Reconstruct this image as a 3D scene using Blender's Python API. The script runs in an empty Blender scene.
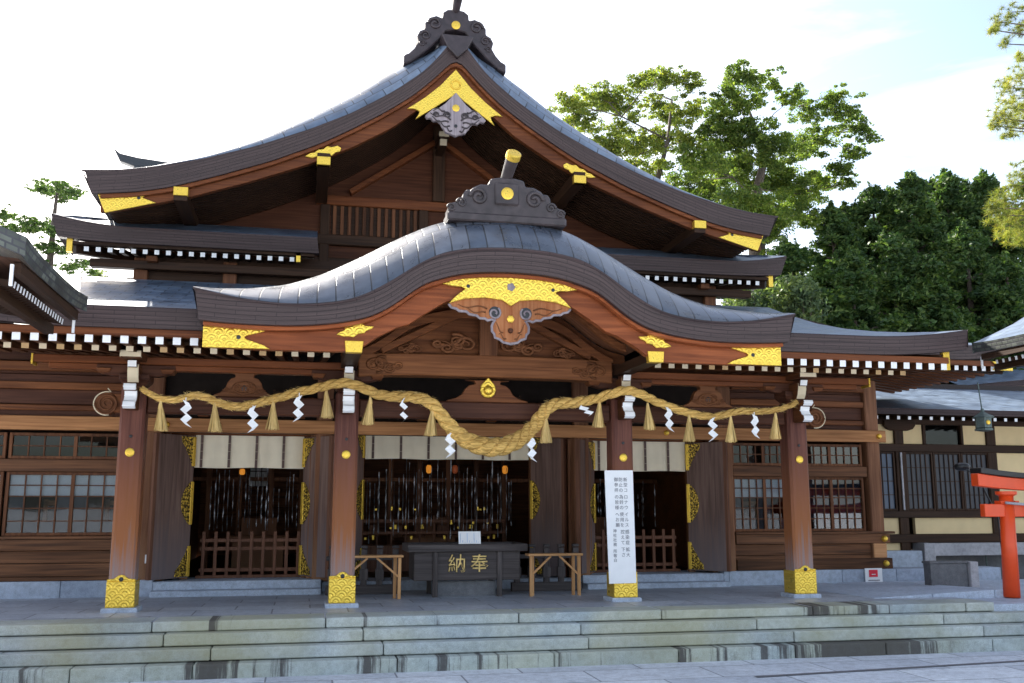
import bpy, bmesh, math, random
from mathutils import Vector, Matrix
R = math.radians
S = bpy.context.scene
C = S.collection
random.seed(7)

# ------------------------------------------------------------ camera, sky, sun, exposure
cam_d = bpy.data.cameras.new('camera'); cam = bpy.data.objects.new('camera', cam_d); C.objects.link(cam)
cam.location = (-2.6516, -14.0416, 1.39)
cam.rotation_euler = (math.pi / 2 + 0.16847, 0, -0.21051)
cam_d.sensor_width = 36; cam_d.lens = 966.56 * 36 / 1024; cam_d.clip_end = 3000
S.camera = cam
SUN_EL, SUN_AZ = 36, 25           # azimuth to the left of the hall's axis, behind it
W = bpy.data.worlds.new('World'); S.world = W; W.use_nodes = True
sky = W.node_tree.nodes.new('ShaderNodeTexSky'); sky.sky_type = 'NISHITA'; sky.sun_disc = False
sky.sun_elevation = R(SUN_EL); sky.sun_rotation = R(-SUN_AZ); sky.air_density = 1.0; sky.dust_density = 2.5; sky.ozone_density = 1.0
bg = W.node_tree.nodes['Background']; bg.inputs[1].default_value = 0.095
wl = W.node_tree.links.new      # thin drifting cloud over the sky
wtc = W.node_tree.nodes.new('ShaderNodeTexCoord'); wmp = W.node_tree.nodes.new('ShaderNodeMapping'); wmp.inputs['Scale'].default_value = (1.2, 1.2, 4.5); wmp.inputs['Rotation'].default_value = (0.25, 0.15, 0.3); wl(wtc.outputs['Generated'], wmp.inputs[0])
wno = W.node_tree.nodes.new('ShaderNodeTexNoise'); wno.inputs['Scale'].default_value = 2.2; wno.inputs['Detail'].default_value = 8; wno.inputs['Roughness'].default_value = 0.58; wno.inputs['Distortion'].default_value = 0.5; wl(wmp.outputs[0], wno.inputs[0])
wra = W.node_tree.nodes.new('ShaderNodeValToRGB'); wra.color_ramp.elements[0].position = 0.42; wra.color_ramp.elements[0].color = (0, 0, 0, 1); wra.color_ramp.elements[1].position = 0.68; wra.color_ramp.elements[1].color = (0.85, 0.85, 0.85, 1); wl(wno.outputs[0], wra.inputs[0])
wmx = W.node_tree.nodes.new('ShaderNodeMix'); wmx.data_type = 'RGBA'; wl(wra.outputs[0], wmx.inputs[0]); wl(sky.outputs[0], wmx.inputs[6]); wmx.inputs[7].default_value = (5.2, 5.3, 5.5, 1)
wl(wmx.outputs[2], bg.inputs[0])
sd = bpy.data.lights.new('sun', 'SUN'); sd.energy = 5.0; sd.angle = R(0.5); sd.color = (1, 0.95, 0.86)
so = bpy.data.objects.new('sun', sd); C.objects.link(so)
tos = Vector((-math.sin(R(SUN_AZ)) * math.cos(R(SUN_EL)), math.cos(R(SUN_AZ)) * math.cos(R(SUN_EL)), math.sin(R(SUN_EL))))
so.rotation_euler = tos.to_track_quat('Z', 'Y').to_euler(); so.location = (-10, 30, 30)
S.view_settings.view_transform = 'Standard'; S.view_settings.look = 'None'
S.view_settings.exposure = 1.85; S.view_settings.gamma = 1; S.view_settings.use_curve_mapping = False

# ------------------------------------------------------------ materials
def N(nt, t, **k):
    n = nt.nodes.new(t)
    for a, b in k.items():
        if a.startswith('i_'):
            key = a[2:]; n.inputs[int(key) if key.isdigit() else key.replace('_', ' ')].default_value = b
        else: setattr(n, a, b)
    return n
def base(name, rough=0.6, metal=0.0, spec=0.5):
    m = bpy.data.materials.new(name); m.use_nodes = True
    nt = m.node_tree; b = nt.nodes['Principled BSDF']
    b.inputs['Roughness'].default_value = rough; b.inputs['Metallic'].default_value = metal
    b.inputs['Specular IOR Level'].default_value = spec
    return m, nt, b, nt.links.new
def c4(c): return (c[0], c[1], c[2], 1)
def ramp(nt, stops):
    r = nt.nodes.new('ShaderNodeValToRGB'); e = r.color_ramp.elements
    while len(e) < len(stops): e.new(0.5)
    for i, (p, c) in enumerate(stops): e[i].position = p; e[i].color = c4(c) if not isinstance(c, float) else (c, c, c, 1)
    return r
def mapped(nt, L, scale, coord='Object'):
    tc = N(nt, 'ShaderNodeTexCoord'); mp = N(nt, 'ShaderNodeMapping'); mp.inputs['Scale'].default_value = scale
    L(tc.outputs[coord], mp.inputs[0]); return mp
def bump(nt, L, b, src, strength=0.3, dist=0.01):
    bp = N(nt, 'ShaderNodeBump'); bp.inputs['Strength'].default_value = strength; bp.inputs['Distance'].default_value = dist
    L(src, bp.inputs['Height']); L(bp.outputs[0], b.inputs['Normal']); return bp
def mixc(nt, L, fac, a, bb, mode='MIX'):
    mx = N(nt, 'ShaderNodeMix', data_type='RGBA', blend_type=mode)
    for sock, v in ((mx.inputs[0], fac), (mx.inputs[6], a), (mx.inputs[7], bb)):
        if isinstance(v, (int, float)): sock.default_value = v
        elif isinstance(v, tuple): sock.default_value = c4(v)
        else: L(v, sock)
    return mx.outputs[2]

def kc(c, k): return tuple(min(0.85, v * k) for v in c)
def wood(name, dark, light, axis='X', rough=0.55, grain=26, weather=None, island=0.25, spec=0.16):
    k = 1.28 if light[0] < 0.4 else 1.12
    dark, light = kc(dark, k), kc(light, k)
    if weather: weather = [(kc(a, 1.35), b_, c_) for a, b_, c_ in weather]
    m, nt, b, L = base(name, rough, 0, spec)
    s = [grain, grain, grain]; s['XYZ'.index(axis)] = 0.9
    mp = mapped(nt, L, s); gi = N(nt, 'ShaderNodeNewGeometry'); mo = N(nt, 'ShaderNodeMath', operation='MULTIPLY'); L(gi.outputs['Random Per Island'], mo.inputs[0]); mo.inputs[1].default_value = 37.0
    av = N(nt, 'ShaderNodeVectorMath', operation='ADD'); L(mp.outputs[0], av.inputs[0]); L(mo.outputs[0], av.inputs[1]); mp = av
    no = N(nt, 'ShaderNodeTexNoise'); no.inputs['Scale'].default_value = 1; no.inputs['Detail'].default_value = 6; no.inputs['Distortion'].default_value = 0.6
    L(mp.outputs[0], no.inputs[0])
    r = ramp(nt, [(0.32, dark), (0.68, light)]); L(no.outputs[0], r.inputs[0])
    s2 = [2.2, 2.2, 2.2]; s2['XYZ'.index(axis)] = 0.5
    mp2 = mapped(nt, L, s2); n2 = N(nt, 'ShaderNodeTexNoise'); n2.inputs['Scale'].default_value = 1; n2.inputs['Detail'].default_value = 4; L(mp2.outputs[0], n2.inputs[0])
    r2 = ramp(nt, [(0.25, (0.55, 0.5, 0.48)), (0.75, (1.25, 1.22, 1.18))]); L(n2.outputs[0], r2.inputs[0])
    col = mixc(nt, L, 0.8, r.outputs[0], r2.outputs[0], 'MULTIPLY')
    if island:
        g = N(nt, 'ShaderNodeNewGeometry'); ri = ramp(nt, [(0, (1 - island,) * 3), (1, (1 + island,) * 3)]); L(g.outputs['Random Per Island'], ri.inputs[0])
        col = mixc(nt, L, 1.0, col, ri.outputs[0], 'MULTIPLY')
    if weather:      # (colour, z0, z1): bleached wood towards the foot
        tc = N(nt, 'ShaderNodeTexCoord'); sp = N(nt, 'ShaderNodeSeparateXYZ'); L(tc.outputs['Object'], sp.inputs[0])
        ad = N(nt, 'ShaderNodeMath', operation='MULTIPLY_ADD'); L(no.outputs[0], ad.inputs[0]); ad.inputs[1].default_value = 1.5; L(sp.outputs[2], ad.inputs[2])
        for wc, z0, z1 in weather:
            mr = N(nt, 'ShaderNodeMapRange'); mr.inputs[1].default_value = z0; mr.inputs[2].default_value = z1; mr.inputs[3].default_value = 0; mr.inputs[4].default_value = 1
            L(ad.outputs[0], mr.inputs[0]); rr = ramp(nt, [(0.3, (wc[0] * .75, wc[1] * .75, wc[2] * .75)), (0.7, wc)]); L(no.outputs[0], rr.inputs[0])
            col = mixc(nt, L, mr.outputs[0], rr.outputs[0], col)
    L(col, b.inputs[0]); bump(nt, L, b, no.outputs[0], 0.35, 0.006)
    return m
def plain(name, c, rough=0.6, metal=0.0, var=0.15, scale=6, bmp=0.15, spec=0.5):
    c = kc(c, 1.3)
    m, nt, b, L = base(name, rough, metal, spec)
    mp = mapped(nt, L, (1, 1, 1)); no = N(nt, 'ShaderNodeTexNoise'); no.inputs['Scale'].default_value = scale; no.inputs['Detail'].default_value = 6; L(mp.outputs[0], no.inputs[0])
    r = ramp(nt, [(0.3, tuple(x * (1 - var) for x in c)), (0.7, tuple(min(1, x * (1 + var)) for x in c))]); L(no.outputs[0], r.inputs[0]); L(r.outputs[0], b.inputs[0])
    if bmp: bump(nt, L, b, no.outputs[0], bmp, 0.01)
    return m
def gold(name, scale=22, strength=0.9, c=(0.60, 0.395, 0.055), dark=(0.22, 0.11, 0.012), st=(0.12, 0.55), wav=6, scallop=False):
    c, dark = kc(c, 1.35), kc(dark, 1.3)
    m, nt, b, L = base(name, 0.36, 0.7)
    mp = mapped(nt, L, (1, 1, 1)); v = N(nt, 'ShaderNodeTexVoronoi', feature='SMOOTH_F1'); v.inputs['Scale'].default_value = scale; L(mp.outputs[0], v.inputs[0])
    n = N(nt, 'ShaderNodeTexNoise'); n.inputs['Scale'].default_value = scale * .4; L(mp.outputs[0], n.inputs[0])
    v2 = N(nt, 'ShaderNodeTexVoronoi', feature='DISTANCE_TO_EDGE'); v2.inputs['Scale'].default_value = scale * .6; L(mp.outputs[0], v2.inputs[0])
    ad = N(nt, 'ShaderNodeMath', operation='MULTIPLY_ADD'); L(v2.outputs[0], ad.inputs[0]); ad.inputs[1].default_value = 1.2; L(v.outputs[0], ad.inputs[2])
    src = ad.outputs[0]
    if scallop:      # rows of overlapping wave scales, chased into the metal
        def mth(op, a_, b_=None):
            q = N(nt, 'ShaderNodeMath', operation=op)
            for i, val in enumerate((a_, b_)):
                if val is None: continue
                if isinstance(val, (int, float)): q.inputs[i].default_value = val
                else: L(val, q.inputs[i])
            return q.outputs[0]
        sp = N(nt, 'ShaderNodeSeparateXYZ'); L(mp.outputs[0], sp.inputs[0])
        vv = mth('MULTIPLY', sp.outputs[2], scallop * 2.0); row = mth('FLOOR', vv); sh = mth('MULTIPLY', mth('MODULO', row, 2.0), 0.5)
        fu = mth('SUBTRACT', mth('FRACT', mth('ADD', mth('MULTIPLY', sp.outputs[0], scallop), sh)), 0.5); fv = mth('MULTIPLY', mth('FRACT', vv), 0.5)
        d = mth('SQRT', mth('ADD', mth('MULTIPLY', fu, fu), mth('MULTIPLY', fv, fv)))
        src = mth('ADD', mth('MULTIPLY_ADD', mth('SINE', mth('MULTIPLY', d, 25.0)), 0.22), 0.18)
        src = mth('ADD', src, mth('MULTIPLY', n.outputs[0], 0.35))
    r = ramp(nt, [(st[0], dark), (st[1], c)]); L(src, r.inputs[0]); L(r.outputs[0], b.inputs[0])
    rr = ramp(nt, [(0.3, 0.25), (0.7, 0.5)]); L(n.outputs[0], rr.inputs[0]); L(rr.outputs[0], b.inputs['Roughness'])
    bump(nt, L, b, src, strength, 0.008); return m
def copper_tiles(name, c1, c2, bw=0.42, bh=0.16, rough=0.42, seam=(0.03, 0.03, 0.035)):
    c1, c2 = kc(c1, 1.25), kc(c2, 1.25)
    m, nt, b, L = base(name, rough, 0.0, 0.6)
    tc = N(nt, 'ShaderNodeTexCoord'); br = N(nt, 'ShaderNodeTexBrick'); br.offset = 0.5
    br.inputs['Scale'].default_value = 1; br.inputs['Brick Width'].default_value = bw; br.inputs['Row Height'].default_value = bh; br.inputs['Mortar Size'].default_value = 0.011; br.inputs['Mortar Smooth'].default_value = 0.3
    br.inputs['Color1'].default_value = c4(c1); br.inputs['Color2'].default_value = c4(c2); br.inputs['Mortar'].default_value = c4(seam); br.inputs['Bias'].default_value = 0
    L(tc.outputs['UV'], br.inputs[0])
    n = N(nt, 'ShaderNodeTexNoise'); n.inputs['Scale'].default_value = 2.4; n.inputs['Detail'].default_value = 10; n.inputs['Roughness'].default_value = 0.65; L(tc.outputs['UV'], n.inputs[0])
    r = ramp(nt, [(0.3, (0.6, 0.56, 0.55)), (0.7, (1.4, 1.42, 1.45))]); L(n.outputs[0], r.inputs[0])
    L(mixc(nt, L, 1.0, br.outputs[0], r.outputs[0], 'MULTIPLY'), b.inputs[0])
    rr = ramp(nt, [(0.3, rough - .1), (0.7, rough + .12)]); L(n.outputs[0], rr.inputs[0]); L(rr.outputs[0], b.inputs['Roughness'])
    iv = N(nt, 'ShaderNodeMath', operation='SUBTRACT'); iv.inputs[0].default_value = 1; L(br.outputs['Fac'], iv.inputs[1])
    bump(nt, L, b, iv.outputs[0], 0.3, 0.008); return m
def layered(name, c1, c2, lines=30, rough=0.5):
    c1, c2 = kc(c1, 1.35), kc(c2, 1.35)
    m, nt, b, L = base(name, rough, 0.0, 0.28)
    tc = N(nt, 'ShaderNodeTexCoord'); mp = N(nt, 'ShaderNodeMapping'); mp.inputs['Scale'].default_value = (0.6, lines, 1); L(tc.outputs['UV'], mp.inputs[0])
    n = N(nt, 'ShaderNodeTexNoise'); n.inputs['Scale'].default_value = 1; n.inputs['Detail'].default_value = 4; L(mp.outputs[0], n.inputs[0])
    w = N(nt, 'ShaderNodeTexBrick'); w.inputs['Scale'].default_value = 1; w.inputs['Brick Width'].default_value = 0.5; w.inputs['Row Height'].default_value = 0.055; w.inputs['Mortar Size'].default_value = 0.004; L(tc.outputs['UV'], w.inputs[0])
    r = ramp(nt, [(0.3, c1), (0.7, c2)]); L(n.outputs[0], r.inputs[0])
    col = mixc(nt, L, w.outputs['Fac'], r.outputs[0], tuple(x * .62 for x in c1)); L(col, b.inputs[0])
    iv = N(nt, 'ShaderNodeMath', operation='MULTIPLY_ADD'); L(w.outputs['Fac'], iv.inputs[0]); iv.inputs[1].default_value = -1; L(n.outputs[0], iv.inputs[2])
    bump(nt, L, b, iv.outputs[0], 0.5, 0.008); return m
def ribbed(name, c1, c2, axis, period, rough=0.6, k=1.6):     # boards laid side by side
    c1, c2 = kc(c1, k), kc(c2, k)
    m, nt, b, L = base(name, rough, 0, 0.15)
    tc = N(nt, 'ShaderNodeTexCoord'); mp = N(nt, 'ShaderNodeMapping'); mp.inputs['Scale'].default_value = (1, 1, 1); L(tc.outputs['UV'], mp.inputs[0])
    w = N(nt, 'ShaderNodeTexWave', wave_type='BANDS', bands_direction=axis, wave_profile='SAW'); w.inputs['Scale'].default_value = 0.314 / period; w.inputs['Distortion'].default_value = 0.0; L(mp.outputs[0], w.inputs[0])
    sc = (1, 14, 1) if axis == 'Y' else (14, 1, 1)
    mp2 = N(nt, 'ShaderNodeMapping'); mp2.inputs['Scale'].default_value = sc; L(tc.outputs['UV'], mp2.inputs[0])
    n = N(nt, 'ShaderNodeTexNoise'); n.inputs['Scale'].default_value = 1.5; n.inputs['Detail'].default_value = 5; L(mp2.outputs[0], n.inputs[0])
    r = ramp(nt, [(0.3, c1), (0.7, c2)]); L(n.outputs[0], r.inputs[0])
    d = ramp(nt, [(0.0, 0.3), (0.12, 1.0)]); L(w.outputs[1], d.inputs[0])
    L(mixc(nt, L, 1.0, r.outputs[0], d.outputs[0], 'MULTIPLY'), b.inputs[0]); bump(nt, L, b, w.outputs[1], 0.6, 0.02); return m
def stone(name, c1, c2, rough=0.75, moss=0.0, stains=False, joints=None):
    c1, c2 = kc(c1, 1.35), kc(c2, 1.35)
    m, nt, b, L = base(name, rough, 0, 0.4)
    mp = mapped(nt, L, (1, 1, 1)); n = N(nt, 'ShaderNodeTexNoise'); n.inputs['Scale'].default_value = 1.3; n.inputs['Detail'].default_value = 7; L(mp.outputs[0], n.inputs[0])
    f = N(nt, 'ShaderNodeTexNoise'); f.inputs['Scale'].default_value = 130; f.inputs['Detail'].default_value = 3; L(mp.outputs[0], f.inputs[0])
    r = ramp(nt, [(0.3, c1), (0.7, c2)]); L(n.outputs[0], r.inputs[0])
    sp = ramp(nt, [(0.35, (0.78, 0.78, 0.78)), (0.65, (1.15, 1.15, 1.15))]); L(f.outputs[0], sp.inputs[0])
    col = mixc(nt, L, 1.0, r.outputs[0], sp.outputs[0], 'MULTIPLY')
    md = N(nt, 'ShaderNodeTexNoise'); md.inputs['Scale'].default_value = 11; md.inputs['Detail'].default_value = 6; md.inputs['Roughness'].default_value = 0.7; L(mp.outputs[0], md.inputs[0])
    mr_ = ramp(nt, [(0.33, (0.72, 0.71, 0.70)), (0.55, (1.05, 1.05, 1.05)), (0.72, (1.2, 1.2, 1.18))]); L(md.outputs[0], mr_.inputs[0]); col = mixc(nt, L, 0.8, col, mr_.outputs[0], 'MULTIPLY')
    g = N(nt, 'ShaderNodeNewGeometry'); ri = ramp(nt, [(0, (0.82, 0.83, 0.85)), (1, (1.12, 1.12, 1.1))]); L(g.outputs['Random Per Island'], ri.inputs[0])
    col = mixc(nt, L, 1.0, col, ri.outputs[0], 'MULTIPLY')
    if moss:
        n3 = N(nt, 'ShaderNodeTexNoise'); n3.inputs['Scale'].default_value = 0.7; n3.inputs['Detail'].default_value = 6; L(mp.outputs[0], n3.inputs[0])
        ms = ramp(nt, [(0.36, 0.0), (0.62, moss)]); L(n3.outputs[0], ms.inputs[0])
        col = mixc(nt, L, ms.outputs[0], col, (0.36, 0.335, 0.165))
    if joints:
        bw, bh, mort = joints
        br = N(nt, 'ShaderNodeTexBrick'); br.offset = 0.5; br.inputs['Scale'].default_value = 1; br.inputs['Brick Width'].default_value = bw; br.inputs['Row Height'].default_value = bh; br.inputs['Mortar Size'].default_value = mort; br.inputs['Mortar Smooth'].default_value = 0.2
        br.inputs['Color1'].default_value = (0.85, 0.86, 0.88, 1); br.inputs['Color2'].default_value = (1.12, 1.12, 1.1, 1); br.inputs['Mortar'].default_value = (0.42, 0.42, 0.43, 1)
        L(mp.outputs[0], br.inputs[0]); col = mixc(nt, L, 1.0, col, br.outputs[0], 'MULTIPLY')
    if stains:      # dark damp streaks running down the lowest riser, broken up along its length
        mp3 = mapped(nt, L, (2.6, 0.0, 0.12)); s = N(nt, 'ShaderNodeTexNoise'); s.inputs['Scale'].default_value = 1.0; s.inputs['Detail'].default_value = 8; s.inputs['Roughness'].default_value = 0.75; L(mp3.outputs[0], s.inputs[0])
        mp4 = mapped(nt, L, (0.33, 0.0, 0.0)); s2 = N(nt, 'ShaderNodeTexNoise'); s2.inputs['Scale'].default_value = 1.0; s2.inputs['Detail'].default_value = 2; L(mp4.outputs[0], s2.inputs[0])
        mu = N(nt, 'ShaderNodeMath', operation='ADD'); L(s.outputs[0], mu.inputs[0]); L(s2.outputs[0], mu.inputs[1])
        k = ramp(nt, [(stains, 0.0), (stains + 0.025, 0.85)]); hv = N(nt, 'ShaderNodeMath', operation='MULTIPLY'); L(mu.outputs[0], hv.inputs[0]); hv.inputs[1].default_value = 0.5; L(hv.outputs[0], k.inputs[0])
        col = mixc(nt, L, k.outputs[0], col, (0.045, 0.035, 0.033))
    L(col, b.inputs[0]); bump(nt, L, b, f.outputs[0], 0.25, 0.004); return m
def leaf(name, c1, c2, trans=0.35, c3=None):
    c1, c2, c3 = kc(c1, 1.45), kc(c2, 1.45), kc(c3 or c2, 1.45)
    m = bpy.data.materials.new(name); m.use_nodes = True; nt = m.node_tree; L = nt.links.new
    b = nt.nodes['Principled BSDF']; b.inputs['Roughness'].default_value = 0.55; b.inputs['Specular IOR Level'].default_value = 0.25
    g = N(nt, 'ShaderNodeNewGeometry'); r = ramp(nt, [(0.0, c1), (0.6, c2), (1.0, c3 or c2)]); L(g.outputs['Random Per Island'], r.inputs[0]); tc = N(nt, 'ShaderNodeTexCoord'); n = N(nt, 'ShaderNodeTexNoise'); n.inputs['Scale'].default_value = 0.9; n.inputs['Detail'].default_value = 3; L(tc.outputs['Object'], n.inputs[0])
    vr = ramp(nt, [(0.32, (0.6, 0.65, 0.7)), (0.68, (1.5, 1.4, 1.15))]); L(n.outputs[0], vr.inputs[0]); cc = mixc(nt, L, 1.0, r.outputs[0], vr.outputs[0], 'MULTIPLY')
    L(cc, b.inputs[0])
    t = N(nt, 'ShaderNodeBsdfTranslucent'); L(mixc(nt, L, 1.0, cc, (1.6, 1.7, 0.8), 'MULTIPLY'), t.inputs[0])
    mx = N(nt, 'ShaderNodeMixShader'); mx.inputs[0].default_value = trans; L(b.outputs[0], mx.inputs[1]); L(t.outputs[0], mx.inputs[2])
    L(mx.outputs[0], nt.nodes['Material Output'].inputs[0]); return m
def glass(name, tint=(0.5, 0.55, 0.6), refl=0.12):
    m = bpy.data.materials.new(name); m.use_nodes = True; nt = m.node_tree; L = nt.links.new
    t = N(nt, 'ShaderNodeBsdfTransparent'); t.inputs[0].default_value = c4(tint)
    g = N(nt, 'ShaderNodeBsdfGlossy'); g.inputs['Roughness'].default_value = 0.03
    mp = mapped(nt, L, (1, 1, 1)); n = N(nt, 'ShaderNodeTexNoise'); n.inputs['Scale'].default_value = 1.5; L(mp.outputs[0], n.inputs[0])
    bp = N(nt, 'ShaderNodeBump'); bp.inputs['Strength'].default_value = 0.08; bp.inputs['Distance'].default_value = 0.02; L(n.outputs[0], bp.inputs['Height']); L(bp.outputs[0], g.inputs['Normal'])
    mx = N(nt, 'ShaderNodeMixShader'); mx.inputs[0].default_value = refl; L(t.outputs[0], mx.inputs[1]); L(g.outputs[0], mx.inputs[2]); L(mx.outputs[0], nt.nodes['Material Output'].inputs[0]); return m
def glow(name, c, e):
    m, nt, b, L = base(name); b.inputs[0].default_value = c4(c); b.inputs['Emission Color'].default_value = c4(c); b.inputs['Emission Strength'].default_value = e; return m

M = {}
M['wood_x'] = wood('brown_wood_x', (0.0668, 0.0227, 0.0086), (0.1425, 0.0529, 0.0195), 'X')
M['wood_y'] = wood('brown_wood_y', (0.0490, 0.0182, 0.0080), (0.0979, 0.0378, 0.0148), 'Y')
M['wood_z'] = wood('brown_wood_z', (0.0623, 0.0242, 0.0114), (0.1291, 0.0544, 0.0246), 'Z')
M['dark_x'] = wood('dark_wood_x', (0.0185, 0.0092, 0.0050), (0.0378, 0.0185, 0.0099), 'X')
M['dark_y'] = wood('dark_wood_y', (0.0168, 0.0084, 0.0050), (0.0353, 0.0176, 0.0093), 'Y')
M['dark_z'] = wood('dark_wood_z', (0.0202, 0.0101, 0.0056), (0.0420, 0.0210, 0.0112), 'Z')
M['plum_x'] = wood('plum_wood_x', (0.0353, 0.0126, 0.0075), (0.0714, 0.0286, 0.0161), 'X')
M['red_x'] = wood('reddish_bargeboard_wood', (0.1344, 0.0353, 0.0118), (0.2688, 0.0798, 0.0277), 'X', 0.42, 16)
M['redlow_x'] = wood('reddish_beam_wood', (0.0714, 0.0218, 0.0081), (0.1386, 0.0462, 0.0161), 'X', 0.45)
M['gable'] = wood('gable_board_wood', (0.040, 0.013, 0.006), (0.078, 0.028, 0.013), 'X', 0.6)
M['light_x'] = wood('pale_beam_wood', (0.1781, 0.0794, 0.0315), (0.3205, 0.1550, 0.0658), 'X', 0.65)
M['beam_x'] = wood('rainbow_beam_wood', (0.0935, 0.0347, 0.0137), (0.1870, 0.0756, 0.0297), 'X', 0.6)
M['pend'] = wood('pendant_wood', (0.2520, 0.0798, 0.0252), (0.4200, 0.1848, 0.0798), 'Z', 0.6, 16, island=0)
M['silver'] = wood('silvered_wood', (0.1680, 0.1428, 0.1596), (0.3024, 0.2688, 0.2856), 'Z', 0.65, 16, island=0)
M['carve'] = wood('carved_wood', (0.0801, 0.0302, 0.0126), (0.1692, 0.0696, 0.0297), 'X', 0.6, 12, island=0)
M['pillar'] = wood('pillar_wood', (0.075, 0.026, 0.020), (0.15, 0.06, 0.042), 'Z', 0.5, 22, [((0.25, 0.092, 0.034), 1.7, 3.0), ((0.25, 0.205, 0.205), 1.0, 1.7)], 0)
M['door'] = wood('door_wood', (0.085, 0.052, 0.043), (0.16, 0.105, 0.088), 'Z', 0.6, 22, [((0.165, 0.14, 0.145), 0.6, 2.0)], 0.1)
M['post'] = wood('facade_post_wood', (0.0954, 0.0414, 0.0218), (0.1908, 0.0900, 0.0477), 'Z', 0.6, 22, [((0.25, 0.13, 0.07), 0.9, 1.6)], 0.1)
M['panel'] = wood('wainscot_wood', (0.0534, 0.0265, 0.0155), (0.1514, 0.0696, 0.0343), 'X', 0.65)
M['fresh'] = wood('fresh_timber', (0.36, 0.19, 0.08), (0.55, 0.32, 0.15), 'X', 0.6, 30)
M['freshz'] = wood('fresh_timber_upright', (0.36, 0.19, 0.08), (0.55, 0.32, 0.15), 'Z', 0.6, 30)
M['box'] = wood('offertory_dark_wood', (0.03, 0.026, 0.026), (0.075, 0.066, 0.066), 'X', 0.55)
M['boxz'] = wood('offertory_dark_wood_upright', (0.03, 0.026, 0.026), (0.075, 0.066, 0.066), 'Z', 0.55)
M['gate'] = wood('lattice_red_wood', (0.0700, 0.0320, 0.0192), (0.1300, 0.0600, 0.0370), 'Z', 0.55)
M['tan'] = wood('tan_new_wood', (0.4, 0.2, 0.09), (0.5, 0.27, 0.13), 'X', 0.6)
M['gold'] = gold('embossed_gold', 24, 1.0, scallop=6.5, st=(0.0, 0.5), c=(0.66, 0.43, 0.06))
M['goldfine'] = gold('polished_gold', 60, 0.25, (0.60, 0.395, 0.055), (0.48, 0.3, 0.04))
M['gilt'] = plain('dull_gilt', (0.62, 0.44, 0.16), 0.45, 0.3, 0.2, 30)
M['golddark'] = gold('openwork_gilt', 34, 1.0, (0.66, 0.42, 0.06), (0.04, 0.024, 0.012), (0.4, 0.85), 8)
M['tiles'] = copper_tiles('copper_roof_sheets', (0.06, 0.085, 0.125), (0.105, 0.138, 0.185), 0.42, 0.22, 0.4, (0.015, 0.018, 0.022))
M['tilesk'] = copper_tiles('copper_roof_sheets_curved', (0.038, 0.05, 0.07), (0.075, 0.083, 0.10), 0.24, 0.62, 0.3, (0.012, 0.013, 0.015))
M['band'] = layered('layered_roof_edge', (0.026, 0.0165, 0.0165), (0.055, 0.036, 0.035), rough=0.45)
M['greentile'] = copper_tiles('verdigris_roof_tiles', (0.018, 0.022, 0.02), (0.085, 0.095, 0.075), 0.12, 0.06, 0.6)
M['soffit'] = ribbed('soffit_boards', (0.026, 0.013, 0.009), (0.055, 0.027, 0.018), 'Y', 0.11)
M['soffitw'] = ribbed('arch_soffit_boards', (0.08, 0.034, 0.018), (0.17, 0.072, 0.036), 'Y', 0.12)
M['oni'] = plain('dark_copper_ornament', (0.026, 0.018, 0.02), 0.5, 0, 0.35, 9, 0.4)
M['onib'] = plain('grey_copper_ornament', (0.032, 0.024, 0.025), 0.55, 0, 0.35, 9, 0.4)
M['white'] = plain('white_paint', (0.62, 0.62, 0.62), 0.6, 0, 0.05)
M['cream'] = plain('cream_paint', (0.50, 0.42, 0.29), 0.7, 0, 0.14, 3)
M['ochre'] = plain('ochre_paint', (0.40, 0.26, 0.12), 0.7, 0, 0.1, 9)
M['plaster'] = plain('cream_plaster', (0.60, 0.46, 0.25), 0.85, 0, 0.06, 3, 0.05)
M['plat'] = stone('platform_paving', (0.28, 0.305, 0.35), (0.37, 0.395, 0.44), 0.45, 0, False, (1.0, 0.62, 0.012))
M['step'] = stone('step_granite', (0.26, 0.30, 0.315), (0.41, 0.445, 0.45), 0.75, 0.65)
M['stepwet'] = stone('stained_step_granite', (0.26, 0.30, 0.30), (0.37, 0.41, 0.40), 0.75, 0.45, 0.503)
M['steptop'] = stone('streaked_step_granite', (0.26, 0.30, 0.315), (0.41, 0.445, 0.45), 0.75, 0.6, 0.55)
M['found'] = stone('foundation_granite', (0.27, 0.31, 0.38), (0.35, 0.39, 0.46), 0.7)
M['ground'] = stone('courtyard_paving', (0.40, 0.42, 0.46), (0.49, 0.51, 0.55), 0.7, 0, False, (1.5, 0.75, 0.012))
M['slate'] = stone('slate_wall', (0.075, 0.078, 0.088), (0.12, 0.122, 0.13), 0.5)
M['concrete'] = stone('grey_frame_stone', (0.26, 0.255, 0.275), (0.34, 0.33, 0.35), 0.7)
M['drain'] = plain('drain_iron', (0.10, 0.10, 0.11), 0.6)
M['glass'] = glass('window_glass', (0.72, 0.75, 0.77), 0.03)
M['glassb'] = glass('sky_reflecting_glass', (0.3, 0.33, 0.38), 0.10)
M['blind_or_reflection'] = plain('white_blind_or_reflection', (0.72, 0.71, 0.66), 0.8, 0, 0.04)
M['frost'] = plain('frosted_pane', (0.04, 0.042, 0.05), 0.3, 0, 0.15, 2, 0, 0.25)
M['bluepane'] = plain('blue_grey_pane', (0.06, 0.08, 0.12), 0.15, 0, 0.25, 1.2, 0, 0.3)
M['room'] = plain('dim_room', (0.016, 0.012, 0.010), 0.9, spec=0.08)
M['cloth'] = plain('linen_curtain', (0.70, 0.58, 0.44), 0.9, 0, 0.05, 4, 0.05)
M['clothband'] = plain('brown_curtain_tape', (0.10, 0.065, 0.055), 0.9)
M['straw'] = wood('twisted_straw', (0.30, 0.17, 0.04), (0.74, 0.49, 0.155), 'X', 0.85, 46, island=0.1)
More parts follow.
